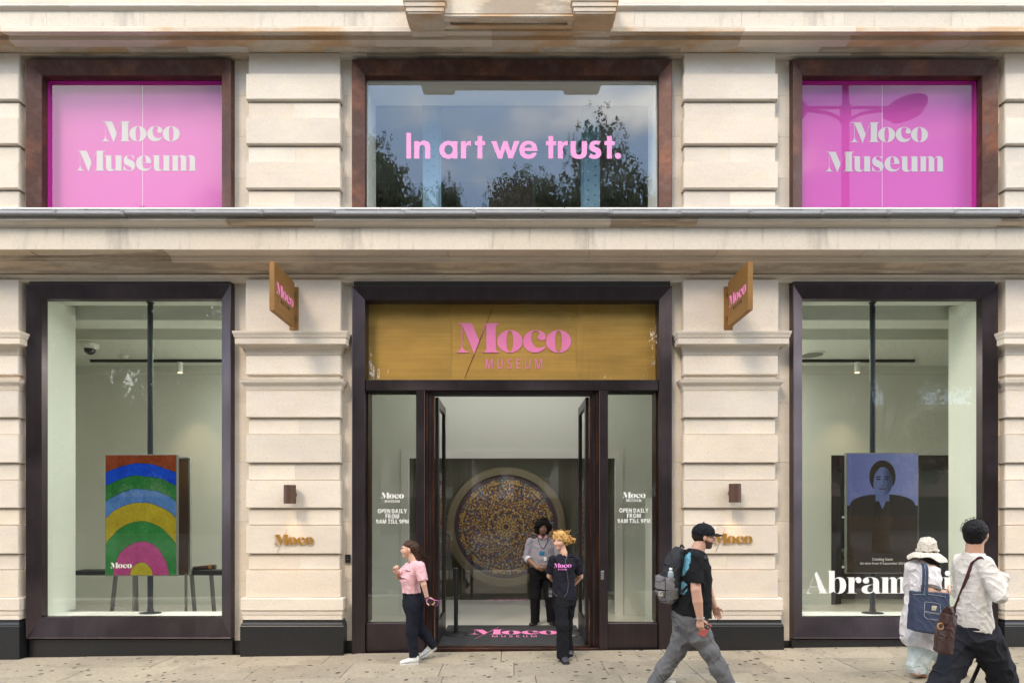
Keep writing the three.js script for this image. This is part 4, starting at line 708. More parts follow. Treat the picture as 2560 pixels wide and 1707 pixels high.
// ------------------------------------------------------------------ upper gallery contents
{
  for (const [a, b, w] of [[1056.5, 1096.5, 'nearer the smooth-topped pair of letters'], [1459, 1500, '']]) {
    const z = -.75, x0 = X(a, z), x1 = X(b, z), t = thing('riveted_column', a < 1200 ? 'blue-grey riveted steel column behind the pink letters In art' : 'blue-grey riveted steel column behind the pink word trust', 'column', [(x0 + x1) / 2, 5.5, z]), h = (x1 - x0) / 2;
    part('flange', box(-h, h, 0, 3, -.02, 0), M.bluePaint, t); part('web', box(-.012, .012, 0, 3, -.23, -.021), M.bluePaint, t); part('flange', box(-h, h, 0, 3, -.251, -.231), M.bluePaint, t);
    part('angle', box(a < 1200 ? h : -h - .03, a < 1200 ? h + .03 : -h, 0, 2.7, -.16, -.02), M.bluePaint, t);
    const rg = new THREE.SphereGeometry(.016, 10, 6); rg.scale(1, 1, .7);
    for (let k = 0; k < 20; k++) for (const s of [-1, 1]) part('rivet', moved(rg.clone(), s * h * .42, .08 + k * .145 + (s > 0 ? .07 : 0), .002), M.bluePaint, t);
  }
  const bz = -1.5, rock = thing('boulder_sculpture', 'grey arched boulder sculpture standing behind the upper window', 'sculpture', [X(1310, bz), 5.5, bz]);
  { const g = new THREE.IcosahedronGeometry(1, 5), p = g.attributes.position; for (let i = 0; i < p.count; i++) { const v = V(p.getX(i), p.getY(i), p.getZ(i)).normalize(); const n = 1 + .25 * (noise(v.x * 2 + 5, v.y * 2, v.z * 2) - .5) + .08 * (noise(v.x * 9, v.y * 9, v.z * 9) - .5); p.setXYZ(i, v.x * .98 * n, .62 + v.y * .66 * n, v.z * .4 * n); } g.computeVertexNormals(); part('rock', g, std({ color: rgb(.16, .17, .165), roughness: .9, map: T.fabric }), rock); }
  const fr = thing('framed_panel', 'dark brown framed panel leaning before the grey boulder', 'framed panel', [X(1277, -1.0), 5.5, -1.0]);
  { const h = Y(441, -1.0) - 5.5, w = (X(1337, -1) - X(1217, -1)) / 2; part('panel', box(-w + .03, w - .03, .03, h - .03, -.03, 0), std({ color: rgb(.035, .016, .018), roughness: .8 }), fr); part('border', [box(-w, w, h - .03, h, -.035, .012), box(-w, w, 0, .03, -.035, .012), box(-w, -w + .03, .03, h - .03, -.035, .012), box(w - .03, w, .03, h - .03, -.035, .012)], M.dark, fr); }
  for (const [px, py, z, k] of [[1104, 319, -3.5, 0], [1113.5, 334, -3.1, 1], [1113.5, 348, -3.6, 2], [1399.5, 337.5, -2.4, 3], [1106, 402, -4.0, 4], [1108, 424, -4.4, 5]]) {
    const where = ['highest of the column of spots', 'second of the column of spots', 'third of the column of spots', 'alone over the word trust', 'fourth of the column of spots', 'lowest of the column of spots'][k];
    const t = thing('gallery_spot', `small lit gallery spot, ${where} seen through the upper window`, 'spot lamp', [X(px, z), Y(py, z), z]);
    part('stem', cyl([0, .03, -.05], [0, (z < -2.7 && z > -3.2 ? 7.95 : 8.5) - Y(py, z), -.05], .008, .008, 8), M.black, t); part('head', cyl([0, 0, -.1], [0, 0, 0], .04, .05, 18), M.black, t); part('lamp_lens', cyl([0, 0, .001], [0, 0, .006], .042, .042, 18), std({ color: rgb(.8, .8, .8), emissive: new THREE.Color(1, .86, .66), emissiveIntensity: k > 3 ? 1.2 : 3 }), t);
    if (k < 4) { const l = new THREE.SpotLight(0xffe2bc, 4, 0, .6, .6, 2); l.position.set(X(px, z), Y(py, z), z + .02); l.target.position.set(X(px, z), 5.6, z - 1.5); l.castShadow = true; scene.add(l, l.target); }
  }
}
// ------------------------------------------------------------------ things fixed to the front
for (const q of [-1, 1]) {                                     // projecting signs
  const px = q < 0 ? 731 : 1826, z1 = .20, z2 = .86, x = q < 0 ? X(730, .2) : X(1826, .2), y0 = Y(q < 0 ? 817 : 816, .2), y1 = y0 + .615;
  const t = thing('projecting_sign', `square brass projecting sign with pink lettering above the pilaster ${q < 0 ? 'beside the rainbow screen window' : 'beside the portrait screen window'}`, 'sign', [x, y0, .126]);
  part('board', rings([[-.655, 0, 0, .595, -.031], [-.66, 0, -.003, .598, -.028], [-.66, 0, -.003, .598, .028], [-.655, 0, 0, .595, .031]]).rotateY(Math.PI / 2).translate(0, 0, .075), M.signFace, t); part('edge_strip', box(-.0305, .0305, -.002, .597, .7355, .739, .001), M.signFace, t);
  part('bracket', box(-.06, .06, -.02, .56, 0, .02, .003), M.signFace, t);
  for (const y of [.1, .42]) part('bracket_arm', box(-.02, .02, y, y + .05, .0205, .076), M.dark, t);
  const s = .145; const g = logo(t, s, .002, M.pinkLetter, 0, 0, 0, { subMat: M.dark, slashMat: M.dark });
  if (q < 0) { g.rotation.y = Math.PI / 2; g.position.set(.0315, .235, .69); } else { g.rotation.y = -Math.PI / 2; g.position.set(-.0315, .235, .11); }
  const g2 = logo(t, s, .002, M.pinkLetter, 0, 0, 0, { subMat: M.dark, slashMat: M.dark });
  if (q > 0) { g2.rotation.y = Math.PI / 2; g2.position.set(.0315, .235, .69); } else { g2.rotation.y = -Math.PI / 2; g2.position.set(-.0315, .235, .11); }
  // wall lamp
  const lx = X(q < 0 ? 725.5 : 1836.5, .22), ly = Y(q < 0 ? 1259 : 1256, .22), w = thing('wall_lamp', `brown cylinder wall lamp on the pilaster ${q < 0 ? 'beside the rainbow screen window' : 'beside the portrait screen window'}`, 'wall lamp', [lx, ly, .126]);
  const bm = std({ color: rgb(.105, .055, .038), roughness: .5, metalness: .3 });
  part('back_plate', cyl([0, .125, 0], [0, .125, .025], .052, .052, 24), bm, w); part('arm', cyl([0, .125, .0255], [0, .125, .06], .02), bm, w);
  part('shade', moved(lathe([[.060, .0], [.0775, 0], [.0785, .002], [.0785, .248], [.0765, .25], [0, .25], [0, .245], [.060, .24], [.06, 0]], 32), 0, 0, .115), bm, w);
  part('lamp_lens', moved(cyl([0, .06, 0], [0, .066, 0], .057, .057, 24), 0, 0, .115), std({ color: rgb(.8, .6, .35), emissive: new THREE.Color(1, .66, .32), emissiveIntensity: 3 }), w);
  const l = new THREE.SpotLight(0xffbe78, 1.1, 0, .5, .8, 2); l.position.set(lx, ly + .05, .241); l.target.position.set(lx, ly - 1, .241); l.castShadow = true; l.shadow.radius = 2; scene.add(l, l.target);
  // gold letters
  const gs = 100 * 7.87 / FOC / LOGO, gx = q < 0 ? 683.5 : 1781.5, gy = q < 0 ? 1361 : 1358;
  const gl = thing('wall_lettering', `gold serif lettering on the pilaster ${q < 0 ? 'beside the black intercom' : 'behind the man in the black cap'}`, 'lettering', [X(gx, .14), Y(gy, .14), .126]);
  for (const c of serif('Moco', gs, .012)) part('letter', moved(c, 0, 0, .012), M.gold, gl);
  part('slash', moved(slash(gs, .006), 0, 0, .006), M.greyMetal, gl);
  for (const [u, v] of [[.15, .1], [.17, .85], [1.2, .5], [1.85, .1], [2.75, .1], [3.5, .1]]) part('stud', cyl([u * gs, v * gs, 0], [u * gs, v * gs, .012], .004, .004, 8), M.greyMetal, gl);
}
{
  const t = thing('intercom', 'small black intercom on the stone wall beside the entrance frame', 'intercom', [X(868, .03), Y(1407, .03), .001]);
  part('case', rings([[-.033, .033, 0, .114, 0], [-.033, .033, 0, .114, .022], [-.029, .029, .004, .11, .028]]), M.blackGloss, t); part('button', cyl([0, .05, .0285], [0, .05, .032], .007), M.greyMetal, t); part('speaker_slot', box(-.012, .012, .082, .086, .0285, .030), M.greyMetal, t);
}
// ------------------------------------------------------------------ across the street, seen in the glass: trees, a lamp post, houses
{
  const leafG = (() => { const t = []; for (let k = 0; k < 7; k++) { const a = rnd(0, 6.28), b = rnd(-.9, .9), L = rnd(.06, .10), w = L * .55, c = [rnd(-.22, .22), rnd(-.18, .18), rnd(-.22, .22)], d = [Math.cos(a) * Math.cos(b), Math.sin(b), Math.sin(a) * Math.cos(b)], s = [-Math.sin(a), rnd(-.5, .5), Math.cos(a)]; const P = (u, v) => [c[0] + d[0] * u + s[0] * v, c[1] + d[1] * u + s[1] * v, c[2] + d[2] * u + s[2] * v]; t.push([P(-L, 0), P(0, -w), P(L, 0)], [P(-L, 0), P(L, 0), P(0, w)]); } return tris(t); })();
  const bark = std({ color: rgb(.10, .085, .065), roughness: .95 }), leaf = [[.055, .085, .025], [.045, .075, .022], [.07, .095, .03]].map(c => phy({ color: rgb(...c), roughness: .8 }));
  const crowns = [0, 1, 2].map(() => {                          // unit crowns: leaf clumps spread through uneven lobes
    const cl = []; for (let k = 0; k < 60; k++) { const a = rnd(0, 6.28), u = rnd(-1, 1), q = Math.cbrt(rnd(.08, 1)), c = Math.sqrt(1 - u * u); cl.push([Math.cos(a) * c * q, u * q, Math.sin(a) * c * q, rnd(.18, .38)]); }
    const N = 16000, src = leafG.attributes.position.array, n = src.length, out = new Float32Array(N * n), nr = new Float32Array(N * n), m = new THREE.Matrix4(), qn = new THREE.Quaternion(), eu = new THREE.Euler(), p = V(0, 0, 0);
    for (let i = 0; i < N; i++) { const c = cl[i % cl.length], a = rnd(0, 6.28), u = rnd(-1, 1), q = c[3] * Math.pow(rnd(), .45), s = Math.sqrt(1 - u * u), sc = rnd(.11, .17) * (q < c[3] * .7 ? 2.1 : 1); eu.set(rnd(0, 6), rnd(0, 6), rnd(0, 6)); m.compose(V(c[0] + Math.cos(a) * s * q, c[1] + u * q, c[2] + Math.sin(a) * s * q), qn.setFromEuler(eu), V(sc, sc * .62, sc)); for (let k = 0; k < n; k += 3) { p.fromArray(src, k).applyMatrix4(m).toArray(out, i * n + k); } }
    const g = new THREE.BufferGeometry(); g.setAttribute('position', new THREE.BufferAttribute(out, 3)); g.computeVertexNormals(); return boxUV(g);
  });
  function tree(x, z, h, spread, seed, label, low = .2, dens = 1) {
    const t = thing('plane_tree', label, 'tree', [x, groundY(x) - .1, z], 0, 'trees across the street'); const limbs = [];
    const tg = [cyl([0, 0, 0], [.1, h * .3, 0], .34, .25, 12)], ends = [];
    for (let k = 0; k < 9; k++) { const a = k * 2.4 + seed, r = spread * rnd(.35, .75), y0 = h * rnd(.16, .34), y1 = h * rnd(.5, .9), e = [Math.cos(a) * r, y1, Math.sin(a) * r]; tg.push(tube([[.05, y0, 0], [e[0] * .35, mix(y0, y1, .45), e[2] * .35], e], rnd(.06, .11), 6)); ends.push(e); }
    part('trunk', tg, bark, t);
    const k = Math.floor(rnd(0, 3)), m = part('crown', crowns[k], leaf[k], t); m.scale.set(spread, h * (1 - low) / 2, spread); m.position.y = h * (1 + low) / 2; m.rotation.y = seed * 1.7;
  }
  // [x, z, height, spread]: measured from the reflections in the upper middle window
  const L = 'broad dark plane tree growing across the street from the museum';
  for (const [x, z, h, sp, lo] of [[-17, 15.5, 13.4, 4.4, .2], [-11.6, 15.5, 13.9, 3.4, .2], [-5.7, 15.5, 16.0, 3.4, .18], [-2.4, 16.5, 15.4, 3.0, .2], [2.9, 15.5, 16.3, 4.0, .18], [5.6, 16.5, 15.5, 3.2, .2], [10.2, 16, 12.6, 3.6, .2], [16, 17, 12.6, 4.4, .2], [-22, 17, 14, 4.6, .2], [0.3, 17.5, 15.2, 3.4, .2]]) tree(x, z, h, sp, x, L, lo);
  // lamp post with two lantern arms, standing at the kerb
  const lp = thing('lamp_post', 'tall grey double-armed lamp post standing at the kerb', 'lamp post', [6.35, groundY(6.35), 2.9]); const gm = std({ color: rgb(.05, .055, .06), roughness: .5, metalness: .4 });
  part('post', lathe([[0, 0], [.17, 0], [.16, 1.1], [.09, 1.2], [.065, 9.3], [.035, 11.6], [0, 11.6]], 20), gm, lp); part('collar', lathe([[.06, 9.2], [.10, 9.25], [.10, 9.5], [.05, 9.55]], 20), gm, lp);
  for (const s of [-1, 1]) { part('arm', [tube([[0, 9.22, 0], [s * .3, 9.38, 0], [s * .8, 9.46, 0]], .03), cyl([0, 9.5, 0], [s * .85, 9.5, 0], .025)], gm, lp); const l = part('lantern', new THREE.SphereGeometry(1, 24, 14).scale(.42, .19, .24).rotateZ(s * .28).translate(s * 1.14, 9.5, 0), gm, lp); part('lens', new THREE.SphereGeometry(1, 20, 10).scale(.3, .06, .17).rotateZ(s * .28).translate(s * 1.18, 9.34, 0), M.greyMetal, l); }
  // houses beyond the trees
  const brick = [[.30, .25, .20], [.38, .35, .31], [.26, .20, .17]].map(c => std({ color: rgb(...c), roughness: .9 })), wg = std({ color: rgb(.03, .035, .04), roughness: .15 });
  [[-40, -14, 9.2, 'brown brick house across the street beyond the trees'], [-14, 14, 8.4, 'pale stone house across the street beyond the trees'], [14, 40, 9.6, 'dark red brick house across the street beyond the trees']].forEach(([a, b, h, l], k) => {
    const t = thing('street_house', l, 'house', [(a + b) / 2, -.3, 36]), w = (b - a) / 2 - .05;
    part('wall', box(-w, w, 0, h, 0, 8), brick[k], t); part('parapet', box(-w - .1, w + .1, h + .001, h + .5, -.2, 8.1), brick[(k + 1) % 3], t); part('shopfront', box(-w + .4, w - .4, .3, 3.1, -.06, -.001), M.dark, t);
    for (let r = 0; r < 2; r++) for (let i = 0; i < 8; i++) { const x = -w + (i + .5) * w / 4, y = 4 + r * 2.4, g = part('window', box(x - .55, x + .55, y, y + 1.6, -.03, -.001), wg, t); part('sill', box(x - .65, x + .65, y - .12, y - .001, -.12, -.001), brick[1], g); }
  });
  const far = struct('far_pavement', box(-60, 60, -.5, -.12, 12, 160), asphalt);
}
// ------------------------------------------------------------------ people: distance fields meshed with surface nets
const v3 = { sub: (a, b) => [a[0] - b[0], a[1] - b[1], a[2] - b[2]], add: (a, b) => [a[0] + b[0], a[1] + b[1], a[2] + b[2]], mul: (a, s) => [a[0] * s, a[1] * s, a[2] * s], dot: (a, b) => a[0] * b[0] + a[1] * b[1] + a[2] * b[2], cross: (a, b) => [a[1] * b[2] - a[2] * b[1], a[2] * b[0] - a[0] * b[2], a[0] * b[1] - a[1] * b[0]], norm: a => { const l = Math.hypot(...a) || 1; return [a[0] / l, a[1] / l, a[2] / l]; }, lerp: (a, b, t) => [mix(a[0], b[0], t), mix(a[1], b[1], t), mix(a[2], b[2], t)] };
const smin = (a, b, k) => { const h = Math.max(k - Math.abs(a - b), 0) / k; return Math.min(a, b) - h * h * k * .25; };
const smax = (a, b, k) => -smin(-a, -b, k);
const caps_ = (a, b, ra, rb) => { const bx = b[0] - a[0], by = b[1] - a[1], bz = b[2] - a[2], L = bx * bx + by * by + bz * bz || 1e-9; return (x, y, z) => { const px = x - a[0], py = y - a[1], pz = z - a[2], t = clamp((px * bx + py * by + pz * bz) / L); return Math.hypot(px - bx * t, py - by * t, pz - bz * t) - (ra + (rb - ra) * t); }; };
const ball = (c, r) => (x, y, z) => Math.hypot(x - c[0], y - c[1], z - c[2]) - r;
const ovoid = (c, R, B) => (x, y, z) => { const v = [x - c[0], y - c[1], z - c[2]]; const a = B ? v3.dot(v, B[0]) : v[0], b = B ? v3.dot(v, B[1]) : v[1], d = B ? v3.dot(v, B[2]) : v[2]; const k0 = Math.hypot(a / R[0], b / R[1], d / R[2]), k1 = Math.hypot(a / R[0] ** 2, b / R[1] ** 2, d / R[2] ** 2); return k1 < 1e-9 ? -Math.min(...R) : k0 * (k0 - 1) / k1; };
function loft(st, right) {                                     // stations [point, half width along 'right', half depth]
  const S = []; for (let i = 0; i + 1 < st.length; i++) { const a = st[i][0], ax = v3.sub(st[i + 1][0], a), L = Math.hypot(...ax), n = v3.mul(ax, 1 / L); const R = v3.norm(v3.sub(right, v3.mul(n, v3.dot(right, n)))), F = v3.cross(n, R); S.push([a, n, L, R, F, st[i][1], st[i + 1][1], st[i][2], st[i + 1][2]]); }
  return (x, y, z) => { let m = 1e9; for (const [a, n, L, R, F, r0, r1, d0, d1] of S) { const px = x - a[0], py = y - a[1], pz = z - a[2], h = clamp(px * n[0] + py * n[1] + pz * n[2], 0, L), t = h / L, vx = px - n[0] * h, vy = py - n[1] * h, vz = pz - n[2] * h, al = vx * n[0] + vy * n[1] + vz * n[2]; const u = vx * R[0] + vy * R[1] + vz * R[2], w = vx * F[0] + vy * F[1] + vz * F[2], rx = r0 + (r1 - r0) * t, rz = d0 + (d1 - d0) * t, k = Math.hypot(u / rx, w / rz), q = Math.hypot(u, w); const d2 = k > .25 ? q * (1 - 1 / k) : -Math.min(rx, rz) * (1 - k); const d = Math.abs(al) < 1e-6 ? d2 : Math.hypot(Math.max(d2, 0), al) + Math.min(d2, 0) * 0; if (d < m) m = d; } return m; };
}
const chain = (pts, rs, k = .008) => { const f = []; for (let i = 0; i + 1 < pts.length; i++) f.push(caps_(pts[i], pts[i + 1], rs[i], rs[i + 1])); return (x, y, z) => { let d = f[0](x, y, z); for (let i = 1; i < f.length; i++) d = smin(d, f[i](x, y, z), k); return d; }; };
const join = (fs, k = .03) => (x, y, z) => { let d = fs[0](x, y, z); for (let i = 1; i < fs.length; i++) d = k > 0 ? smin(d, fs[i](x, y, z), k) : Math.min(d, fs[i](x, y, z)); return d; };
const cutAt = (f, p, n) => { n = v3.norm(n); return (x, y, z) => Math.max(f(x, y, z), (x - p[0]) * n[0] + (y - p[1]) * n[1] + (z - p[2]) * n[2]); };   // keep the side n points away from
const minus = (f, g, k = .006) => (x, y, z) => smax(f(x, y, z), -g(x, y, z), k);
const folds = (f, amp, fr, sd, dir = [1, .35, 1]) => (x, y, z) => {   // creased cloth: thin ridges running aslant, two crossing sets
  const d = f(x, y, z); if (Math.abs(d) > .05) return d; const g = fr * .95, w = .35 * noise(x * g + sd, y * g, z * g);
  const a = noise((x * .80 + y * .60) * g * 2.1 + w * 2 + sd, (y * .80 - x * .60) * g * dir[1] * 1.5, z * g * 1.3 * dir[2] + sd), b = noise((x * .75 - y * .66) * g * 1.7 + w * 2 - sd, (y * .75 + x * .66) * g * dir[1] * 1.3 + 9, z * g * 1.2 * dir[2] - sd);
  const r = 1 - Math.abs(2 * a - 1), q = 1 - Math.abs(2 * b - 1); return d - amp * .6 * (.55 * (r * r * r - .3) + .40 * (q * q * q - .3));
};
function mesh3(f, lo, hi, h, color) {                          // surface nets
  const nx = Math.ceil((hi[0] - lo[0]) / h) + 1, ny = Math.ceil((hi[1] - lo[1]) / h) + 1, nz = Math.ceil((hi[2] - lo[2]) / h) + 1, val = new Float32Array(nx * ny * nz).fill(1), B = 4;
  for (let k0 = 0; k0 < nz; k0 += B) for (let j0 = 0; j0 < ny; j0 += B) for (let i0 = 0; i0 < nx; i0 += B) {   // skip blocks far from the surface
    const c = f(lo[0] + (i0 + 1.5) * h, lo[1] + (j0 + 1.5) * h, lo[2] + (k0 + 1.5) * h), far = Math.abs(c) > h * 6.5;
    for (let k = k0; k < Math.min(nz, k0 + B); k++) for (let j = j0; j < Math.min(ny, j0 + B); j++) for (let i = i0; i < Math.min(nx, i0 + B); i++) val[(k * ny + j) * nx + i] = far ? c : f(lo[0] + i * h, lo[1] + j * h, lo[2] + k * h);
  }
  const id = new Int32Array(nx * ny * nz).fill(-1), P = [], idx = [], E = [[0, 1], [2, 3], [4, 5], [6, 7], [0, 2], [1, 3], [4, 6], [5, 7], [0, 4], [1, 5], [2, 6], [3, 7]], off = [0, 1, nx, nx + 1, nx * ny, nx * ny + 1, nx * ny + nx, nx * ny + nx + 1];
  for (let k = 0; k + 1 < nz; k++) for (let j = 0; j + 1 < ny; j++) for (let i = 0; i + 1 < nx; i++) {
    const b = (k * ny + j) * nx + i; let m = 0; for (let q = 0; q < 8; q++) if (val[b + off[q]] < 0) m |= 1 << q; if (m === 0 || m === 255) continue;
    let sx = 0, sy = 0, sz = 0, n = 0; for (const [a, c] of E) { const va = val[b + off[a]], vc = val[b + off[c]]; if ((va < 0) === (vc < 0)) continue; const t = va / (va - vc); sx += mix(a & 1, c & 1, t); sy += mix(a >> 1 & 1, c >> 1 & 1, t); sz += mix(a >> 2, c >> 2, t); n++; }
    id[b] = P.length / 3; P.push(lo[0] + (i + sx / n) * h, lo[1] + (j + sy / n) * h, lo[2] + (k + sz / n) * h);
  }
  const Q = (a, b, c, d, flip) => { if (a < 0 || b < 0 || c < 0 || d < 0) return; flip ? idx.push(a, c, b, a, d, c) : idx.push(a, b, c, a, c, d); };
  for (let k = 1; k + 1 < nz; k++) for (let j = 1; j + 1 < ny; j++) for (let i = 1; i + 1 < nx; i++) {
    const b = (k * ny + j) * nx + i, s = val[b] < 0;
    if (s !== val[b + 1] < 0) Q(id[b - nx - nx * ny], id[b - nx * ny], id[b], id[b - nx], !s);
    if (s !== val[b + nx] < 0) Q(id[b - 1 - nx * ny], id[b - 1], id[b], id[b - nx * ny], !s);
    if (s !== val[b + nx * ny] < 0) Q(id[b - 1 - nx], id[b - nx], id[b], id[b - 1], !s);
  }
  const n = P.length / 3, N = new Float32Array(n * 3), U = new Float32Array(n * 2), C = new Float32Array(n * 3), e = h * .35;
  for (let i = 0; i < n; i++) {
    const x = P[3 * i], y = P[3 * i + 1], z = P[3 * i + 2], a = f(x + e, y - e, z - e), b = f(x - e, y - e, z + e), c = f(x - e, y + e, z - e), d = f(x + e, y + e, z + e), g = v3.norm([a - b - c + d, -a - b + c + d, -a + b - c + d]);
    N.set(g, 3 * i); U[2 * i] = x + z * .8; U[2 * i + 1] = y; if (color) C.set(color(x, y, z), 3 * i); else C.fill(1, 3 * i, 3 * i + 3);
  }
  const g = new THREE.BufferGeometry(); g.setAttribute('position', new THREE.BufferAttribute(new Float32Array(P), 3)); g.setAttribute('normal', new THREE.BufferAttribute(N, 3)); g.setAttribute('uv', new THREE.BufferAttribute(U, 2)); g.setAttribute('color', new THREE.BufferAttribute(C, 3)); g.setIndex(idx); return g;
}
const around = (pts, m) => { const lo = [0, 1, 2].map(k => Math.min(...pts.map(p => p[k])) - m), hi = [0, 1, 2].map(k => Math.max(...pts.map(p => p[k])) + m); return [lo, hi]; };
T.wrinkle = tex(256, 256, (u, v) => { const a = fbm(u, v, 14, 5, 4, 161), b = fbm(u, v, 5, 12, 4, 163); return gray(.5 + .5 * (1 - Math.abs(2 * a - 1)) ** 2 - .35 * (1 - Math.abs(2 * b - 1)) ** 2); }, false, 2.2);
const cmat = (o) => std({ vertexColors: true, roughness: .9, ...o });
const cloth = (r, g, b, o = {}) => phy({ color: rgb(r, g, b), roughness: .92, map: T.fabric, specularIntensity: .35, bumpMap: T.wrinkle, bumpScale: .006, ...o });

// head: local axes right, up, forward; returns field and colour
function head(c, fwd, o) {
  const F = v3.norm(fwd), R = v3.norm(v3.cross([0, 1, 0], F)), U = v3.cross(F, R), s = o.s ?? 1, loc = (x, y, z) => { const v = [(x - c[0]) / s, (y - c[1]) / s, (z - c[2]) / s]; return [v3.dot(v, R), v3.dot(v, U), v3.dot(v, F)]; };
  const cr = ovoid([0, .03, -.012], [.074, .087, .094]), fa = ovoid([0, -.034, .020], [.057, .082, .066]), ch = ball([0, -.092, .060], .021), cL = ball([.034, -.026, .054], .027), cR = ball([-.034, -.026, .054], .027), ns = caps_([0, .014, .085], [0, -.026, .103], .0065, .012), nl = caps_([-.011, -.031, .092], [.011, -.031, .092], .0075, .0075), br = caps_([-.036, .024, .076], [.036, .024, .076], .010, .010), lip = ovoid([0, -.059, .083], [.023, .009, .011]), earL = ovoid([.075, -.004, -.006], [.010, .031, .018]), earR = ovoid([-.075, -.004, -.006], [.010, .031, .018]);
  const f0 = (x, y, z) => {
    let d = smin(cr(x, y, z), fa(x, y, z), .04); d = smin(d, ch(x, y, z), .03); d = smin(d, cL(x, y, z), .03); d = smin(d, cR(x, y, z), .03); d = smin(d, br(x, y, z), .02);
    const ax = Math.abs(x); d = smax(d, -(Math.hypot(ax - .031, y - .006, z - .097) - .014), .012); d = Math.min(d, Math.hypot(ax - .031, y - .006, z - .072) - .0125);
    d = smin(d, ns(x, y, z), .012); d = smin(d, nl(x, y, z), .008); d = smin(d, lip(x, y, z), .006); d = smin(d, earL(x, y, z), .006); return smin(d, earR(x, y, z), .006);
  };
  const f = (x, y, z) => { const l = loc(x, y, z); return f0(l[0], l[1], l[2]) * s; };
  const skin = o.skin, hair = o.hair, col = (x, y, z) => {
    const [a, b, d] = loc(x, y, z), ax = Math.abs(a);
    if (Math.hypot(ax - .031, b - .006, d - .072) < .0138 && d > .078 && Math.abs(b - .006) < .0065) return Math.hypot(ax - .031, b - .006) < .0055 ? [.03, .02, .015] : [.62, .58, .55];
    if (d > .055 && Math.abs(b - .028 + (ax - .03) ** 2 * 4) < .0045 && ax > .012 && ax < .052) return v3.lerp(hair, skin, .15);
    if (d > .07 && Math.hypot(a / .023, (b + .059) / .008) < 1) return o.lips ?? v3.lerp(skin, [.45, .12, .11], .55);
    if (o.beard && d > .0 && b < -.03 && !(d > .08 && Math.hypot(a / .02, (b + .058) / .007) < 1)) { const k = o.beard(ax, b, d); if (k > 0) return v3.lerp(skin, hair, k); }
    const warm = .06 * Math.exp(-((ax - .038) ** 2 + (b + .02) ** 2) / .0006); return [skin[0], skin[1] * (1 - warm), skin[2] * (1 - warm * 1.4)];
  };
  return { f, col, c, F, R, U, s, at: (x, y, z) => v3.add(c, v3.add(v3.mul(R, x * s), v3.add(v3.mul(U, y * s), v3.mul(F, z * s)))), loc };
}
function hand(w, D, N, S, curl, s = 1) {                        // wrist, finger direction, palm normal, thumb side
  D = v3.norm(D); N = v3.norm(v3.sub(N, v3.mul(D, v3.dot(N, D)))); const S0 = v3.cross(D, N); S = v3.dot(S0, S) > 0 ? S0 : v3.mul(S0, -1);
  const at = (a, b, c) => v3.add(w, v3.add(v3.mul(D, a * s), v3.add(v3.mul(S, b * s), v3.mul(N, c * s))));
  const fs = [loft([[at(-.02, 0, 0), .028 * s, .021 * s], [at(.02, 0, 0), .033 * s, .019 * s], [at(.06, 0, 0), .040 * s, .016 * s], [at(.088, 0, 0), .038 * s, .012 * s]], S)], pts = [at(-.02, 0, 0)];
  const dirs = [];
  [.074, .082, .077, .060].forEach((L, i) => { let p = at(.084 - (i === 3 ? .008 : 0), .029 - .0195 * i, 0), th = 0; const ps = [p]; [[.45, .9], [.3, 1.1], [.25, .8]].forEach(([k, a]) => { th += curl * a; p = v3.add(p, v3.mul(v3.add(v3.mul(D, Math.cos(th)), v3.mul(N, Math.sin(th))), L * k * s)); ps.push(p); }); pts.push(...ps); fs.push(chain(ps, [.0092 * s, .0085 * s, .0078 * s, .0068 * s], .004)); });
  { const a = at(.018, .026, .004), b = v3.add(a, v3.mul(v3.norm(v3.add(v3.mul(D, .6), v3.add(v3.mul(S, .7), v3.mul(N, .35)))), .044 * s)), c = v3.add(b, v3.mul(v3.norm(v3.add(v3.mul(D, .8), v3.add(v3.mul(S, .25), v3.mul(N, .25 + curl * .4)))), .032 * s)); fs.push(chain([a, b, c], [.014 * s, .0105 * s, .008 * s], .006)); pts.push(a, b, c); }
  const base = fs[0], f = (x, y, z) => { let d = base(x, y, z), e = 1e9; for (let i = 1; i < fs.length; i++) e = Math.min(e, fs[i](x, y, z)); return smin(d, e, .008); };
  return { f, pts, at };
}
function joinMeshes(list) {                                     // indexed merge keeping vertex colours
  let nv = 0, ni = 0; for (const g of list) { nv += g.attributes.position.count; ni += g.index.count; }
  const o = new THREE.BufferGeometry(), ix = new Uint32Array(ni), A = { position: new Float32Array(nv * 3), normal: new Float32Array(nv * 3), uv: new Float32Array(nv * 2), color: new Float32Array(nv * 3) }; let a = 0, b = 0;
  for (const g of list) { for (const k in A) A[k].set(g.attributes[k].array, a * (k === 'uv' ? 2 : 3)); const q = g.index.array; for (let i = 0; i < q.length; i++) ix[b + i] = q[i] + a; a += g.attributes.position.count; b += q.length; }
  for (const k in A) o.setAttribute(k, new THREE.BufferAttribute(A[k], k === 'uv' ? 2 : 3)); o.setIndex(new THREE.BufferAttribute(ix, 1)); return o;
}
const skinMat = cmat({ roughness: .6 });
function person(label, base) {
  const t = thing('person', label, 'person', base), P = { t, base };
  P.add = (name, g, m, parent = t) => part(name, (Array.isArray(g) ? merge(g) : g).translate(-base[0], -base[1], -base[2]), m, parent);
  P.body = (skin, H, hands, limbs, pts) => {
    const L = [mesh3(join(limbs, .025), ...around(pts, .17), .011, () => skin), mesh3(H.f, ...around([H.c], .145 * H.s), .0034, H.col)];
    for (const h of hands) L.push(mesh3(h.f, ...around(h.pts, .03), .003, () => skin));
    P.bodyMesh = P.add('body', joinMeshes(L), skinMat); return P.bodyMesh;
  };
  return P;
}
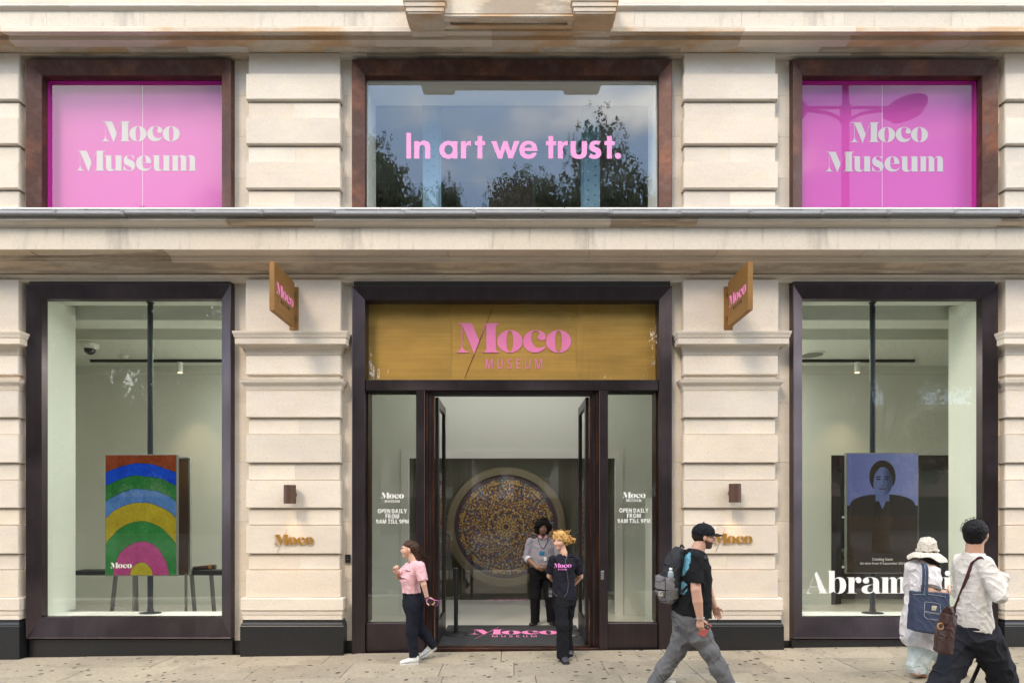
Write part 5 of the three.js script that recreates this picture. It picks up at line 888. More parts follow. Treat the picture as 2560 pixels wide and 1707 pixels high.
function shoe(P, heel, toe, m, sole, o = {}) {                  // heel and toe points at sole level
  const d = v3.sub(toe, heel), L = Math.hypot(...d), F = v3.mul(d, 1 / L), R = v3.norm(v3.cross([0, 1, 0], F)), U = v3.cross(F, R), at = (a, h, s = 0) => v3.add(heel, v3.add(v3.mul(F, a * L), v3.add(v3.mul(U, h), v3.mul(R, s)))), k = o.w ?? 1;
  const up = join([loft([[at(.10, .045), .034 * k, .04], [at(.35, .045), .036 * k, .042], [at(.65, .038), .046 * k, .03], [at(.86, .030), .043 * k, .022], [at(.95, .024), .030 * k, .016]], R), caps_(at(.16, .05), at(.2, o.ankle ?? .10), .040 * k, .038 * k)], .03);
  const f = cutAt(up, at(0, .012), v3.mul(U, -1)), [lo, hi] = around([at(0, 0), at(1, 0), at(.2, .14)], .06), s = P.add('shoe', mesh3(f, lo, hi, .005), m);
  const so = cutAt(cutAt(loft([[at(.04, .01), .036 * k, .05], [at(.35, .01), .037 * k, .05], [at(.68, .01), .049 * k, .05], [at(.88, .01), .045 * k, .05], [at(.97, .01), .030 * k, .05]], R), at(0, .013), U), at(0, -.006), v3.mul(U, -1));
  P.add('sole', mesh3(so, lo, hi, .005), sole, s);
}
function onCloth(P, letters, f, O, F, Rt, Up, mat, parent, name = 'print') {   // lettering laid on a garment
  const out = letters.map(g => { const p = g.attributes.position; for (let i = 0; i < p.count; i++) { const u = p.getX(i), v = p.getY(i); let q = v3.add(O, v3.add(v3.mul(Rt, u), v3.add(v3.mul(Up, v), v3.mul(F, .25)))), d = 1; for (let k = 0; k < 60 && d > .0006; k++) { d = f(...q); q = v3.sub(q, v3.mul(F, Math.max(d * .7, .0003))); } q = v3.add(q, v3.mul(F, .003 + (p.getZ(i) > .0005 ? .001 : 0))); p.setXYZ(i, ...q); } g.computeVertexNormals(); return g; });
  return P.add(name, merge(out), mat, parent);
}
const flatLogo = (s, w) => { const a = serif('Moco', s, .001); a.push(slash(s, .001)); const c = caps('MUSEUM', s * .25, .001, .6), t = s * 1.93 / c.width; for (const l of c) { l.scale(t, 1, 1); a.push(moved(l, s * 1.05, -s * .55, 0)); } return a.map(g => moved(g, -s * LOGO / 2, 0, 0)); };
const zoomed = (x0, y0, k) => (x, y, z) => [X(x0 + x / k, z), Y(y0 + y / k, z), z];

// ---- attendant in pink, striding past the doorway
{
  const J = zoomed(960, 1310, 4.2375), z0 = .52, P = person('person in a pink printed T-shirt and black trousers striding past the open door', [J(310, 850, z0)[0], groundY(-1.35), z0]);
  const skin = [.60, .36, .26], hair = [.055, .028, .018], H = head(J(258, 268, .52), [-.97, -.02, .22], { skin, hair, s: .93 });
  const nb = J(312, 395, .52), sN = J(378, 452, .655), eN = J(420, 640, .70), wN = J(455, 782, .665), sF = J(262, 452, .375), eF = J(156, 560, .42), wF = J(130, 508, .59), hN = J(318, 850, .595), kN = J(293, 1140, .615), aN = J(316, 1395, .64), hF = J(312, 850, .45), kF = J(388, 1125, .45), aF = J(522, 1288, .405);
  const hd1 = hand(wN, v3.sub(J(500, 815, .64), wN), [0, .25, .9], [-.4, -.6, .3], .75, .92), hd2 = hand(wF, v3.sub(J(112, 448, .63), wF), [.8, -.1, .5], [.1, .5, .6], 1.25, .92), ax = v3.norm(v3.sub(sN, sF));
  P.body(skin, H, [hd1, hd2], [caps_(H.at(0, -.05, -.02), nb, .05, .052), loft([[J(300, 430, z0), .10, .05], [J(290, 580, z0), .12, .08], [J(300, 720, z0), .11, .08], [J(312, 850, z0), .13, .09]], ax), chain([sN, eN, wN], [.045, .037, .025]), chain([sF, eF, wF], [.045, .036, .025]), chain([hN, kN, aN], [.07, .045, .032]), chain([hF, kF, aF], [.07, .045, .032])], [nb, H.c, wN, wF, eF, eN, aN, aF, hN]);
  const torso = loft([[J(305, 392, z0), .085, .05], [J(312, 432, z0), .155, .07], [J(290, 500, z0), .150, .105], [J(272, 575, z0), .148, .128], [J(280, 640, z0), .138, .108], [J(288, 700, z0), .135, .108], [J(292, 745, z0), .137, .112]], ax);
  const slN = cutAt(chain([sN, v3.lerp(sN, eN, .95)], [.066, .062]), v3.lerp(sN, eN, .80), v3.sub(eN, sN)), slF = cutAt(chain([sF, v3.lerp(sF, eF, .9)], [.062, .06]), v3.lerp(sF, eF, .7), v3.sub(eF, sF));
  let sh = folds(cutAt(join([torso, slN, slF], .035), J(290, 738, z0), [0, -1, 0]), .020, 13, 3.1); sh = minus(sh, caps_(J(305, 402, z0), H.at(0, -.05, -.03), .056, .058));
  const shirt = P.add('shirt', mesh3(sh, ...around([sN, sF, eN, eF, J(290, 740, z0), nb], .16), .0075), cloth(.78, .46, .50));
  onCloth(P, serif('Moco', .020, .001).map(g => moved(g, -.03, 0, 0)), sh, J(262, 500, .60), v3.norm([-.45, 0, .9]), v3.norm([.9, 0, .45]), [0, 1, 0], M.black, shirt);
  const leg = (h, k, a, r) => cutAt(chain([h, k, v3.add(a, v3.mul(v3.sub(a, k), .1))], r, .05), v3.add(a, v3.mul(v3.sub(a, k), .06)), v3.sub(a, k));
  const tr = folds(join([cutAt(loft([[J(292, 700, z0), .134, .110], [J(300, 760, z0), .145, .122], [J(312, 850, z0), .155, .138], [J(315, 930, z0), .135, .120]], ax), J(290, 722, z0), [0, 1, 0]), leg(hN, kN, aN, [.098, .070, .058]), leg(hF, kF, aF, [.095, .068, .056])], .05), .018, 11, 8.2, [1, .5, 1]);
  const tro = P.add('trousers', mesh3(tr, ...around([J(290, 715, z0), aN, aF, hN, hF], .17), .0085), cloth(.012, .013, .022)); P.add('waistband', mesh3(cutAt(cutAt(loft([[J(290, 710, z0), .139, .115], [J(296, 760, z0), .147, .123]], ax), J(290, 722, z0), [0, 1, 0]), J(290, 745, z0), [0, -1, 0]), ...around([J(290, 735, z0)], .18), .007), cloth(.009, .01, .016), tro);
  const white = cloth(.70, .69, .66, { roughness: .6 }), g0 = groundY(-1.4) + .006;
  const hl = J(372, 1470, .64), te = J(160, 1492, .70); hl[1] = g0; te[1] = g0; shoe(P, hl, te, white, white); const h2 = J(562, 1300, .40), t2 = J(388, 1424, .43); t2[1] = Math.max(t2[1], g0 + .004); shoe(P, v3.add(h2, [0, -.015, 0]), t2, white, white, { ankle: .08 });
  // hair: swept back by the wind
  const cap = folds(minus(join([ovoid(H.at(0, .035, -.02), [.083 * .93, .092 * .93, .102 * .93], [H.R, H.U, H.F]), chain([H.at(0, .01, -.085), J(352, 360, .50), J(395, 430, .47)], [.066, .05, .035])], .04), cutAt(ovoid(H.at(0, -.035, .055), [.11, .085, .085], [H.R, H.U, H.F]), H.at(0, .06, 0), H.U), .012), .014, 30, 2, [1, .3, 1]);
  const hm = cloth(...hair, { roughness: .5 }), hr = P.add('hair', mesh3(cap, ...around([H.c, J(400, 440, .48)], .14), .0055), hm), st = [];
  for (let k = 0; k < 70; k++) { const u = rnd(-.06, .06), a = H.at(u, rnd(-.05, .07), -.08), e = J(rnd(380, 500), rnd(260, 560), rnd(.38, .58)), m = v3.add(v3.lerp(a, e, .5), [rnd(-.03, .03), rnd(-.04, .03), rnd(-.02, .02)]); st.push(tube([a, m, v3.add(e, [rnd(-.02, .05), rnd(0, .05), 0])], rnd(.0014, .0034), 4, false, 8)); }
  P.add('loose_strands', st, hm, hr);
  P.add('earring', new THREE.TorusGeometry(.012, .0025, 6, 14).translate(...H.at(.078, -.045, -.005)), M.gold);
  P.add('wrist_band', new THREE.TorusGeometry(.029, .007, 8, 20).applyQuaternion(new THREE.Quaternion().setFromUnitVectors(V(0, 0, 1), V(...v3.norm(v3.sub(wN, eN))))).translate(...v3.lerp(eN, wN, .95)), M.black);
  const ph = thing('phone', 'magenta mobile phone held behind by the person in pink', 'phone', hd1.at(.09, .0, .03)); const pg = sub('shell', ph); pg.rotation.set(.3, .3, -.42); part('case', rings([[-.075, .075, -.037, .037, -.005], [-.077, .077, -.039, .039, 0], [-.075, .075, -.037, .037, .005]]), std({ color: rgb(.55, .10, .42), roughness: .35 }), pg); part('glass_face', box(-.07, .07, -.033, .033, .0052, .006), M.blackGloss, pg);
}
// ---- attendant inside the lobby, hands together
{
  const J = zoomed(1290, 1270, 3.921), z0 = -1.6, P = person('person in a pale grey shirt and blue badge standing inside the lobby', [J(255, 600, z0)[0], 0, z0]);
  const skin = [.26, .14, .09], hair = [.012, .010, .010], H = head(J(264, 200, z0 + .03), [.03, -.04, 1], { skin, hair, s: .97, beard: (x, y, d) => (y < -.075 && x < .03) || (d > .07 && Math.abs(y + .046) < .004 && x < .026) ? .85 : 0 });
  const nb = J(264, 285, z0), sL = J(140, 330, z0), eL = J(102, 485, z0 + .02), wL = J(212, 588, z0 + .22), sR = J(388, 330, z0), eR = J(425, 490, z0 + .02), wR = J(300, 590, z0 + .22), hL = J(195, 640, z0), kL = J(190, 860, z0 + .02), aL = J(187, 1090, z0), hR = J(300, 640, z0), kR = J(330, 865, z0 + .02), aR = J(350, 1090, z0);
  const hd1 = hand(wL, v3.sub(J(262, 600, z0 + .25), wL), [.3, .35, -.6], [0, .9, .2], .8), hd2 = hand(wR, v3.sub(J(245, 602, z0 + .26), wR), [-.3, .35, -.6], [0, .9, .2], .8), ax = [1, 0, 0];
  P.body(skin, H, [hd1, hd2], [caps_(H.at(0, -.05, -.02), nb, .056, .06), loft([[J(264, 310, z0), .12, .06], [J(255, 440, z0), .14, .08], [J(245, 640, z0), .13, .09]], ax), chain([sL, eL, wL], [.05, .042, .03]), chain([sR, eR, wR], [.05, .042, .03]), chain([hL, kL, aL], [.08, .05, .035]), chain([hR, kR, aR], [.08, .05, .035])], [nb, H.c, wL, wR, eL, eR, aL, aR]);
  const torso = loft([[J(264, 282, z0), .08, .065], [J(264, 315, z0), .165, .07], [J(258, 380, z0), .205, .110], [J(250, 470, z0), .195, .118], [J(243, 570, z0), .168, .115], [J(240, 610, z0), .165, .115]], ax);
  const sl = (s, e, w, b) => cutAt(chain([s, e, v3.lerp(e, w, b)], [.064, .060, .052]), v3.lerp(e, w, b - .02), v3.sub(w, e));
  let sh = folds(cutAt(join([torso, sl(sL, eL, wL, .25), sl(sR, eR, wR, .25)], .03), J(240, 592, z0), [0, -1, 0]), .022, 12, 5.5); sh = minus(sh, join([caps_(J(264, 290, z0 + .01), H.at(0, -.05, -.02), .062, .062), caps_(J(264, 300, z0 + .1), J(264, 260, z0 + .1), .02, .04)], .01));
  const stripe = tex(128, 128, (u, v) => { const k = .80 + .10 * (Math.floor(u * 16) % 2); return [k * .97, k * .97, k]; }, true, 6), sm = std({ map: stripe, color: rgb(.50, .49, .54), roughness: .9 });
  const shirt = P.add('shirt', mesh3(sh, ...around([sL, sR, eL, eR, J(240, 600, z0), nb], .15), .0085), sm);
  for (const [e, w] of [[eL, wL], [eR, wR]]) P.add('cuff', mesh3(folds(cutAt(cutAt(caps_(v3.lerp(e, w, .04), v3.lerp(e, w, .3), .066, .058), v3.lerp(e, w, .08), v3.sub(e, w)), v3.lerp(e, w, .26), v3.sub(w, e)), .01, 30, 1), ...around([e, w], .1), .007), cloth(.72, .72, .74), shirt);
  for (const s of [-1, 1]) P.add('collar', tris([[J(264 + s * 6, 300, z0 + .115), J(264 + s * 46, 292, z0 + .075), J(264 + s * 42, 262, z0 + .05)], [J(264 + s * 6, 300, z0 + .115), J(264 + s * 42, 262, z0 + .05), J(264 + s * 18, 272, z0 + .085)]]), cloth(.70, .38, .46), shirt);
  const leg = (h, k, a) => cutAt(chain([h, k, v3.add(a, [0, -.06, 0])], [.105, .082, .072], .05), v3.add(a, [0, -.045, 0]), [0, -1, 0]);
  const tr = folds(join([cutAt(loft([[J(240, 560, z0), .170, .118], [J(243, 620, z0), .178, .125], [J(247, 690, z0), .165, .12]], ax), J(240, 578, z0), [0, 1, 0]), leg(hL, kL, aL), leg(hR, kR, aR)], .04), .02, 10, 4.4, [1, .5, 1]);
  P.add('trousers', mesh3(tr, ...around([J(240, 570, z0), aL, aR, hL, hR], .18), .0095), cloth(.010, .010, .012)); P.add('belt', mesh3(cutAt(cutAt(loft([[J(240, 560, z0), .176, .124], [J(243, 620, z0), .182, .13]], ax), J(240, 574, z0), [0, 1, 0]), J(240, 592, z0), [0, -1, 0]), ...around([J(240, 580, z0)], .2), .007), M.black);
  for (const [a, d] of [[aL, -.07], [aR, .07]]) shoe(P, [a[0] - d * .3, .004, a[2] - .07], [a[0] + d * 1.2, .004, a[2] + .22], M.blackGloss, M.black);
  const hf = (x, y, z) => { const d = join([ovoid(H.at(0, .045, -.03), [.128, .125, .125], [H.R, H.U, H.F]), ball(H.at(.09, -.02, -.035), .055), ball(H.at(-.09, -.02, -.035), .055)], .05)(x, y, z); return d + .05 * (noise(x * 26, y * 26, z * 26) - .5) + .022 * (noise(x * 70, y * 70, z * 70) - .5); };
  P.add('hair', mesh3(minus(hf, ovoid(H.at(0, -.035, .085), [.068, .088, .095], [H.R, H.U, H.F]), .01), ...around([H.c], .21), .006), cloth(...hair, { roughness: .8 }));
  const surf = (p) => { let q = [p[0], p[1], z0 + .3]; for (let k = 0; k < 60; k++) { const d = sh(...q); if (d < .002) break; q[2] -= d * .8; } return [q[0], q[1], Math.max(q[2], z0 - .05) + .006]; };
  const navy = cloth(.02, .015, .06), ln = thing('lanyard', 'navy lanyard with a blue badge worn over the pale grey shirt', 'lanyard', P.base);
  const la = (g, n, m) => part(n, g.translate(-P.base[0], -P.base[1], -P.base[2]), m, ln);
  la(tube([J(212, 272, z0 + .04), surf(J(222, 330, z0)), surf(J(262, 392, z0)), surf(J(306, 330, z0)), J(316, 272, z0 + .04)], .005, 6, false, 30), 'ribbon', navy); la(tube([surf(J(262, 392, z0)), surf(J(262, 418, z0))], .004, 6), 'clip', M.pinkLetter);
  { const b = surf(J(252, 437, z0)); la(box(b[0] - .04, b[0] + .04, b[1] - .028, b[1] + .028, b[2] + .001, b[2] + .005), 'badge', std({ color: rgb(.03, .22, .45), roughness: .3 })); const c = surf(J(282, 490, z0)); la(box(c[0] - .022, c[0] + .022, c[1] - .035, c[1] + .03, c[2] + .001, c[2] + .004), 'card', M.whiteVinyl); }
}
// ---- fair-haired attendant walking out, hands behind the back
{
  const J = zoomed(1290, 1270, 3.921), z0 = .48, P = person('person with curly fair hair in a dark navy printed T-shirt, hands behind back', [J(470, 850, z0)[0], groundY(.65), z0]);
  const skin = [.66, .38, .27], hair = [.60, .35, .12], H = head(J(432, 325, z0), [-.66, -.08, .75], { skin, hair: [.28, .15, .06], s: .92 });
  const nb = J(470, 448, z0), sL = J(362, 504, .54), eL = J(330, 665, .46), wL = J(432, 770, .31), sR = J(586, 504, .42), eR = J(630, 670, .35), wR = J(548, 772, .29), hL = J(430, 890, .52), kL = J(455, 1150, .60), aL = J(462, 1425, .60), hR = J(525, 890, .44), kR = J(495, 1150, .38), aR = J(508, 1395, .28);
  const ax = v3.norm(v3.sub(sR, sL)), fw = v3.norm(v3.cross(ax, [0, 1, 0]).map((q, i) => q)), hd1 = hand(wL, [.9, -.1, -.05], [0, .1, -1], [0, 1, 0], .7, .92), hd2 = hand(wR, [-.9, -.12, -.02], [0, .1, -1], [0, 1, 0], .7, .92);
  P.body(skin, H, [hd1, hd2], [caps_(H.at(0, -.05, -.015), nb, .047, .052), loft([[J(470, 470, z0), .09, .05], [J(468, 600, z0), .11, .07], [J(470, 880, z0), .12, .08]], ax), chain([sL, eL, wL], [.045, .037, .026]), chain([sR, eR, wR], [.045, .038, .026]), chain([hL, kL, aL], [.07, .045, .032]), chain([hR, kR, aR], [.07, .045, .032])], [nb, H.c, wL, wR, eL, eR, aL, aR]);
  const torso = loft([[J(470, 445, z0), .075, .055], [J(472, 482, z0), .132, .064], [J(466, 560, z0), .158, .108], [J(466, 640, z0), .148, .104], [J(468, 730, z0), .148, .104], [J(470, 830, z0), .160, .118], [J(472, 905, z0), .164, .122]], ax);
  const sl = (s, e) => cutAt(chain([s, v3.lerp(s, e, .98)], [.056, .064]), v3.lerp(s, e, .80), v3.sub(e, s));
  let sh = folds(cutAt(join([torso, sl(sL, eL), sl(sR, eR)], .03), J(470, 892, z0), [.04, -1, 0]), .024, 11, 7.7); sh = minus(sh, caps_(J(470, 456, z0), H.at(0, -.05, -.02), .060, .058));
  const shirt = P.add('shirt', mesh3(sh, ...around([sL, sR, eL, eR, J(470, 890, z0), nb], .16), .0075), cloth(.017, .016, .026));
  onCloth(P, flatLogo(.0545), sh, J(455, 584, .58), v3.norm([-.28, 0, .96]), v3.norm([.96, 0, .28]), [0, 1, 0], std({ color: rgb(.75, .25, .62), roughness: .7 }), shirt);
  const leg = (h, k, a, r) => cutAt(chain([h, k, v3.add(a, [0, -.09, 0])], r, .05), v3.add(a, [0, -.055, 0]), [0, -1, 0]);
  const tr = folds(join([cutAt(loft([[J(470, 800, z0), .15, .108], [J(472, 880, z0), .155, .115], [J(474, 950, z0), .14, .11]], ax), J(470, 820, z0), [0, 1, 0]), leg(hL, kL, aL, [.095, .074, .082]), leg(hR, kR, aR, [.095, .072, .080])], .05), .018, 10, 9.1, [1, .5, 1]);
  P.add('trousers', mesh3(tr, ...around([J(470, 810, z0), aL, aR, hL, hR], .17), .0085), cloth(.013, .013, .017));
  const g0 = groundY(.65) + .006, sm = std({ color: rgb(.05, .05, .065), roughness: .35 }); shoe(P, [aL[0] - .01, g0, aL[2] - .07], [aL[0] + .035, g0, aL[2] + .18], sm, M.black); shoe(P, [aR[0], g0 + .06, aR[2] - .07], [aR[0] + .02, g0, aR[2] + .14], sm, M.black);
  const hf = (x, y, z) => { const d = join([ovoid(H.at(0, .045, -.02), [.098, .098, .108], [H.R, H.U, H.F]), ovoid(H.at(0, .0, -.10), [.08, .06, .075], [H.R, H.U, H.F]), ball(J(555, 320, z0 - .03), .035)], .05)(x, y, z); return d + .040 * (noise(x * 38, y * 38, z * 38) - .5) + .02 * (noise(x * 95, y * 95, z * 95) - .5); };
  const hm = cloth(...hair, { roughness: .55 }), hr = P.add('hair', mesh3(minus(hf, ovoid(H.at(0, -.045, .075), [.075, .082, .085], [H.R, H.U, H.F]), .01), ...around([H.c, J(560, 320, z0)], .19), .0055), hm), cu = [];
  for (let k = 0; k < 110; k++) { const u = rnd(-.085, .085), v = rnd(.0, .13), w = -Math.sqrt(Math.max(0, .012 - u * u * .7)) * rnd(.2, 1.1) + rnd(-.02, .07), a = H.at(u * 1.05, v, w), n = v3.norm(v3.sub(a, H.c)), pts = []; const r = rnd(.006, .012), ph = rnd(0, 6), wind = rnd(0, 1); for (let i = 0; i < 9; i++) { const q = i * 1.1 + ph; pts.push(v3.add(a, v3.add(v3.mul(n, i * .0035), [Math.cos(q) * r + wind * i * .004, Math.sin(q) * r, Math.sin(q * 1.3) * r])));} cu.push(tube(pts, rnd(.0016, .003), 4, false, 20)); }
  P.add('curls', cu, hm, hr);
  const ear = thing('earpiece', 'black earpiece with thin wire worn by the fair-haired attendant', 'earpiece', P.base), la = (g, n, m) => part(n, g.translate(-P.base[0], -P.base[1], -P.base[2]), m, ear);
  const surf = (x, y, zs = .9) => { let q = J(x, y, zs); for (let k = 0; k < 80; k++) { const d = sh(...q); if (d < .002 || q[2] < z0) break; q = J(x, y, q[2] - d * .7); } return [q[0], q[1], q[2] + .005]; };
  { const a = H.at(.085, -.005, .01); la(new THREE.SphereGeometry(.022, 14, 10).scale(1, 1.2, .8).translate(...a), 'bud', M.black); la(tube([v3.add(a, [0, -.02, 0]), J(500, 440, .54), surf(500, 470), surf(487, 520), surf(502, 640), surf(512, 760), surf(490, 850), surf(440, 880), surf(385, 850), surf(362, 815)], .0022, 5, false, 50), 'wire', M.greyMetal); }
  const ra = thing('radio', 'black two-way radio clipped at the hip of the fair-haired attendant', 'radio', v3.add(J(337, 830, .62), [0, -.05, 0])); part('case', box(-.028, .028, 0, .105, -.016, .016, .004), M.black, ra); part('antenna', cyl([-.015, .105, 0], [-.012, .16, 0], .006), M.black, ra); part('face', box(-.02, .02, .045, .085, .0165, .018), M.greyMetal, ra); part('clip', box(-.02, .02, .0, .03, .0165, .019), M.steel, ra);
}
// ---- man in a cap with a backpack, walking to the other window
{
  const J = zoomed(1600, 1290, 3.7615), z0 = 1.785, gx = J(480, 900, z0)[0], g0 = groundY(2) + .006, P = person('person in a black cap, black T-shirt and grey jeans walking with a backpack', [gx, groundY(gx), z0]);
  const skin = [.55, .31, .22], hair = [.035, .022, .016], H = head(J(604, 198, z0), [.99, -.05, .12], { skin, hair, s: 1.06, beard: (x, y, d) => sstep(-.035, -.055, y - (d < .05 ? (.05 - d) * .55 : 0)) * (d > -.005 ? .88 : 0) });
  const nb = J(540, 328, z0), sN = J(512, 402, 1.955), eN = J(528, 690, 2.03), wN = J(566, 962, 2.02), sF = J(560, 402, 1.60), eF = J(640, 690, 1.53), wF = J(702, 850, 1.57), hN = J(478, 985, 1.86), kN = J(655, 1268, 1.91), aN = J(830, 1590, 1.93), hF = J(480, 985, 1.71), kF = J(345, 1265, 1.68), aF = J(118, 1610, 1.64);
  const ax = [.08, 0, 1], hd1 = hand(wN, [.03, -1, .02], [.55, 0, -.75], [1, 0, .3], .55, 1.02), hd2 = hand(wF, [.35, -.9, 0], [-.3, 0, .9], [1, 0, 0], .5, 1.0);
  P.body(skin, H, [hd1, hd2], [caps_(H.at(0, -.055, -.025), nb, .066, .072), loft([[J(530, 370, z0), .13, .08], [J(510, 600, z0), .16, .13], [J(490, 900, z0), .16, .14]], ax), chain([sN, eN, v3.lerp(eN, wN, .4), wN], [.06, .051, .052, .034]), chain([sF, eF, wF], [.058, .05, .033]), chain([hN, kN, aN], [.09, .055, .04]), chain([hF, kF, aF], [.09, .055, .04])], [nb, H.c, wN, wF, eF, eN, aN, aF]);
  const torso = loft([[J(535, 320, z0), .10, .085], [J(522, 368, z0), .185, .115], [J(508, 460, z0), .205, .165], [J(505, 570, z0), .205, .178], [J(498, 690, z0), .205, .188], [J(490, 800, z0), .205, .198], [J(485, 900, z0), .21, .208], [J(484, 980, z0), .212, .215]], ax);
  const sl = (s, e, k) => cutAt(chain([s, v3.lerp(s, e, 1)], [.084, .074]), v3.lerp(s, e, k), v3.sub(e, s));
  let sh = folds(cutAt(join([torso, sl(sN, eN, .80), sl(sF, eF, .75)], .04), J(490, 922, z0), [-.15, -1, 0]), .026, 9, 1.9); sh = minus(sh, caps_(J(545, 335, z0), H.at(0, -.06, -.02), .078, .075));
  const pr0 = (x, y, z) => { const px = (1280 + x * FOC / (DIST - z) - 1600) * 3.7615, py = (1270 - (y - EYE) * FOC / (DIST - z) - 1290) * 3.7615, n = 14 * (noise(x * 60, y * 60, z * 20) - .5); if (z < z0 - .05) return 0; return (Math.hypot((px - 425 - (460 - py) * .28 + n) / 42, (py - 450) / 112) < 1 || Math.hypot((px - 405 + n) / 40, (py - 675) / 62) < 1); };
  P.add('shirt', mesh3(sh, ...around([sN, sF, eN, eF, J(485, 960, z0), nb], .23), .0085, (x, y, z) => pr0(x, y, z) ? v3.lerp([.10, .34, .46], [.20, .44, .54], noise(x * 50, y * 50, z * 50)) : [.012, .012, .013]), phy({ vertexColors: true, roughness: .92, map: T.fabric, specularIntensity: .35 }));
  const leg = (h, k, a, r) => chain([h, v3.lerp(h, k, .5), k, v3.lerp(k, a, .5), v3.add(a, v3.mul(v3.sub(a, k), .06))], r, .05);
  const tr = folds(join([cutAt(loft([[J(480, 860, z0), .18, .185], [J(475, 950, z0), .188, .195], [J(475, 1030, z0), .16, .175]], ax), J(480, 880, z0), [.1, 1, 0]), leg(hN, kN, aN, [.122, .112, .088, .082, .074]), leg(hF, kF, aF, [.125, .113, .086, .08, .072])], .05), .030, 9, 6.3, [1, .7, 1]);
  P.add('jeans', mesh3(tr, ...around([J(480, 880, z0), aN, aF, hN, hF], .2), .009), phy({ color: rgb(.17, .17, .178), roughness: .95, map: T.denim, specularIntensity: .4 }));
  const white = cloth(.70, .70, .68); shoe(P, [aN[0] - .02, g0, aN[2]], [aN[0] + .26, g0 + .05, aN[2] + .02], white, white, { w: 1.1 }); shoe(P, [aF[0] + .0, g0, aF[2]], [aF[0] + .26, g0, aF[2] + .01], white, white, { w: 1.1 });
  P.add('hair', mesh3(folds(cutAt(minus(ovoid(H.at(0, .02, -.02), [.083, .095, .108], [H.R, H.U, H.F]), ovoid(H.at(0, -.05, .075), [.12, .12, .085], [H.R, H.U, H.F]), .01), H.at(0, -.045, -.05), [0, -1, 0]), .006, 60, 2), ...around([H.c], .15), .005), cloth(...hair));
  // cap: crown, peak and a round badge
  const cap = thing('baseball_cap', 'black baseball cap with a white round emblem on the walking man', 'cap', P.base), la = (g, n, m) => part(n, g.translate(-P.base[0], -P.base[1], -P.base[2]), m, cap), B = [H.R, H.U, H.F];
  const cm = cloth(.013, .014, .018), cf = cutAt(ovoid(H.at(0, .045, -.010), [.094, .104, .122], B), H.at(0, .018, 0), v3.mul(v3.norm(v3.add(H.U, v3.mul(H.F, -.02))), -1));
  la(mesh3(folds(cf, .008, 18, 4), ...around([H.c], .2), .005), 'crown', cm);
  { const pk = (x, y, z) => { const [a, b, d] = H.loc(x, y, z); const r = Math.hypot(a / .082, (d - .07) / .115), yy = .040 - (a * a) * 3.2 - Math.max(0, d - .09) * .12; return Math.max((r - 1) * .08, Math.abs(b - yy) - .0045, .045 - d); }; la(mesh3(pk, ...around([H.at(0, .03, .12)], .13), .004), 'peak', cm); }
  la(new THREE.TorusGeometry(.019, .004, 8, 24).rotateY(Math.PI / 2 - .55).translate(...H.at(-.052, .088, .098)), 'emblem', M.whiteVinyl); la(new THREE.SphereGeometry(.008, 10, 6).translate(...H.at(0, .15, -.01)), 'button', cm);
  const br = thing('bracelet', 'silver chain bracelet on the wrist of the man in the cap', 'bracelet', v3.lerp(eN, wN, .985)); { const q = new THREE.Quaternion().setFromUnitVectors(V(0, 0, 1), V(...v3.norm(v3.sub(wN, eN)))); for (let k = 0; k < 14; k++) { const a = k / 14 * 6.283; part('link', new THREE.TorusGeometry(.008, .0022, 6, 10).rotateX(k % 2 ? 1.2 : .2).translate(Math.cos(a) * .040, Math.sin(a) * .040, 0).applyQuaternion(q), M.steel, br); } }
  const ph = thing('phone', 'red cased phone in the hand of the man in the cap', 'phone', hd1.at(.115, .035, .028)); const pg = sub('shell', ph); pg.rotation.set(.1, -.35, -.45); part('case', rings([[-.036, .036, -.075, .075, -.005], [-.038, .038, -.077, .077, 0], [-.036, .036, -.075, .075, .005]]), std({ color: rgb(.45, .10, .09), roughness: .4 }), pg); part('camera_island', box(-.03, .03, .02, .066, .0052, .008, .001), M.blackGloss, pg); for (const x of [-.014, .014]) part('lens', cyl([x, .044, .0082], [x, .044, .011], .009), M.steel, pg);
  // backpack
  const bpk = thing('backpack', 'grey and black backpack with a water bottle, worn by the walking man', 'backpack', P.base), lb = (g, n, m, p = bpk) => part(n, g.translate(-P.base[0], -P.base[1], -P.base[2]), m, p);
  const zb = z0 + .02, bx = [0, 0, 1], body = folds(join([loft([[J(372, 300, zb), .11, .03], [J(345, 370, zb), .135, .075], [J(308, 480, zb), .145, .095], [J(285, 600, zb), .150, .105], [J(285, 720, zb), .145, .100], [J(300, 785, zb), .11, .06]], bx)], .02), .03, 10, 3);
  const bm = cloth(.035, .037, .042, { roughness: .7 }), gm = cloth(.20, .19, .195);
  lb(mesh3(body, ...around([J(372, 290, zb), J(300, 790, zb), J(200, 600, zb)], .18), .008), 'bag', bm);
  const pock = folds(cutAt(loft([[J(262, 560, zb), .155, .125], [J(255, 680, zb), .160, .130], [J(275, 770, zb), .135, .10], [J(290, 800, zb), .10, .05]], bx), J(250, 565, zb), [.05, 1, 0]), .02, 10, 5); const pk = lb(mesh3(pock, ...around([J(262, 560, zb), J(290, 800, zb), J(200, 680, zb)], .18), .008), 'pocket', gm);
  const hitZ = (f, x, y) => { let q = J(x, y, zb + .35); for (let k = 0; k < 90; k++) { const d = f(...q); if (d < .002 || q[2] < zb) break; q = J(x, y, q[2] - d * .6); } return q; };
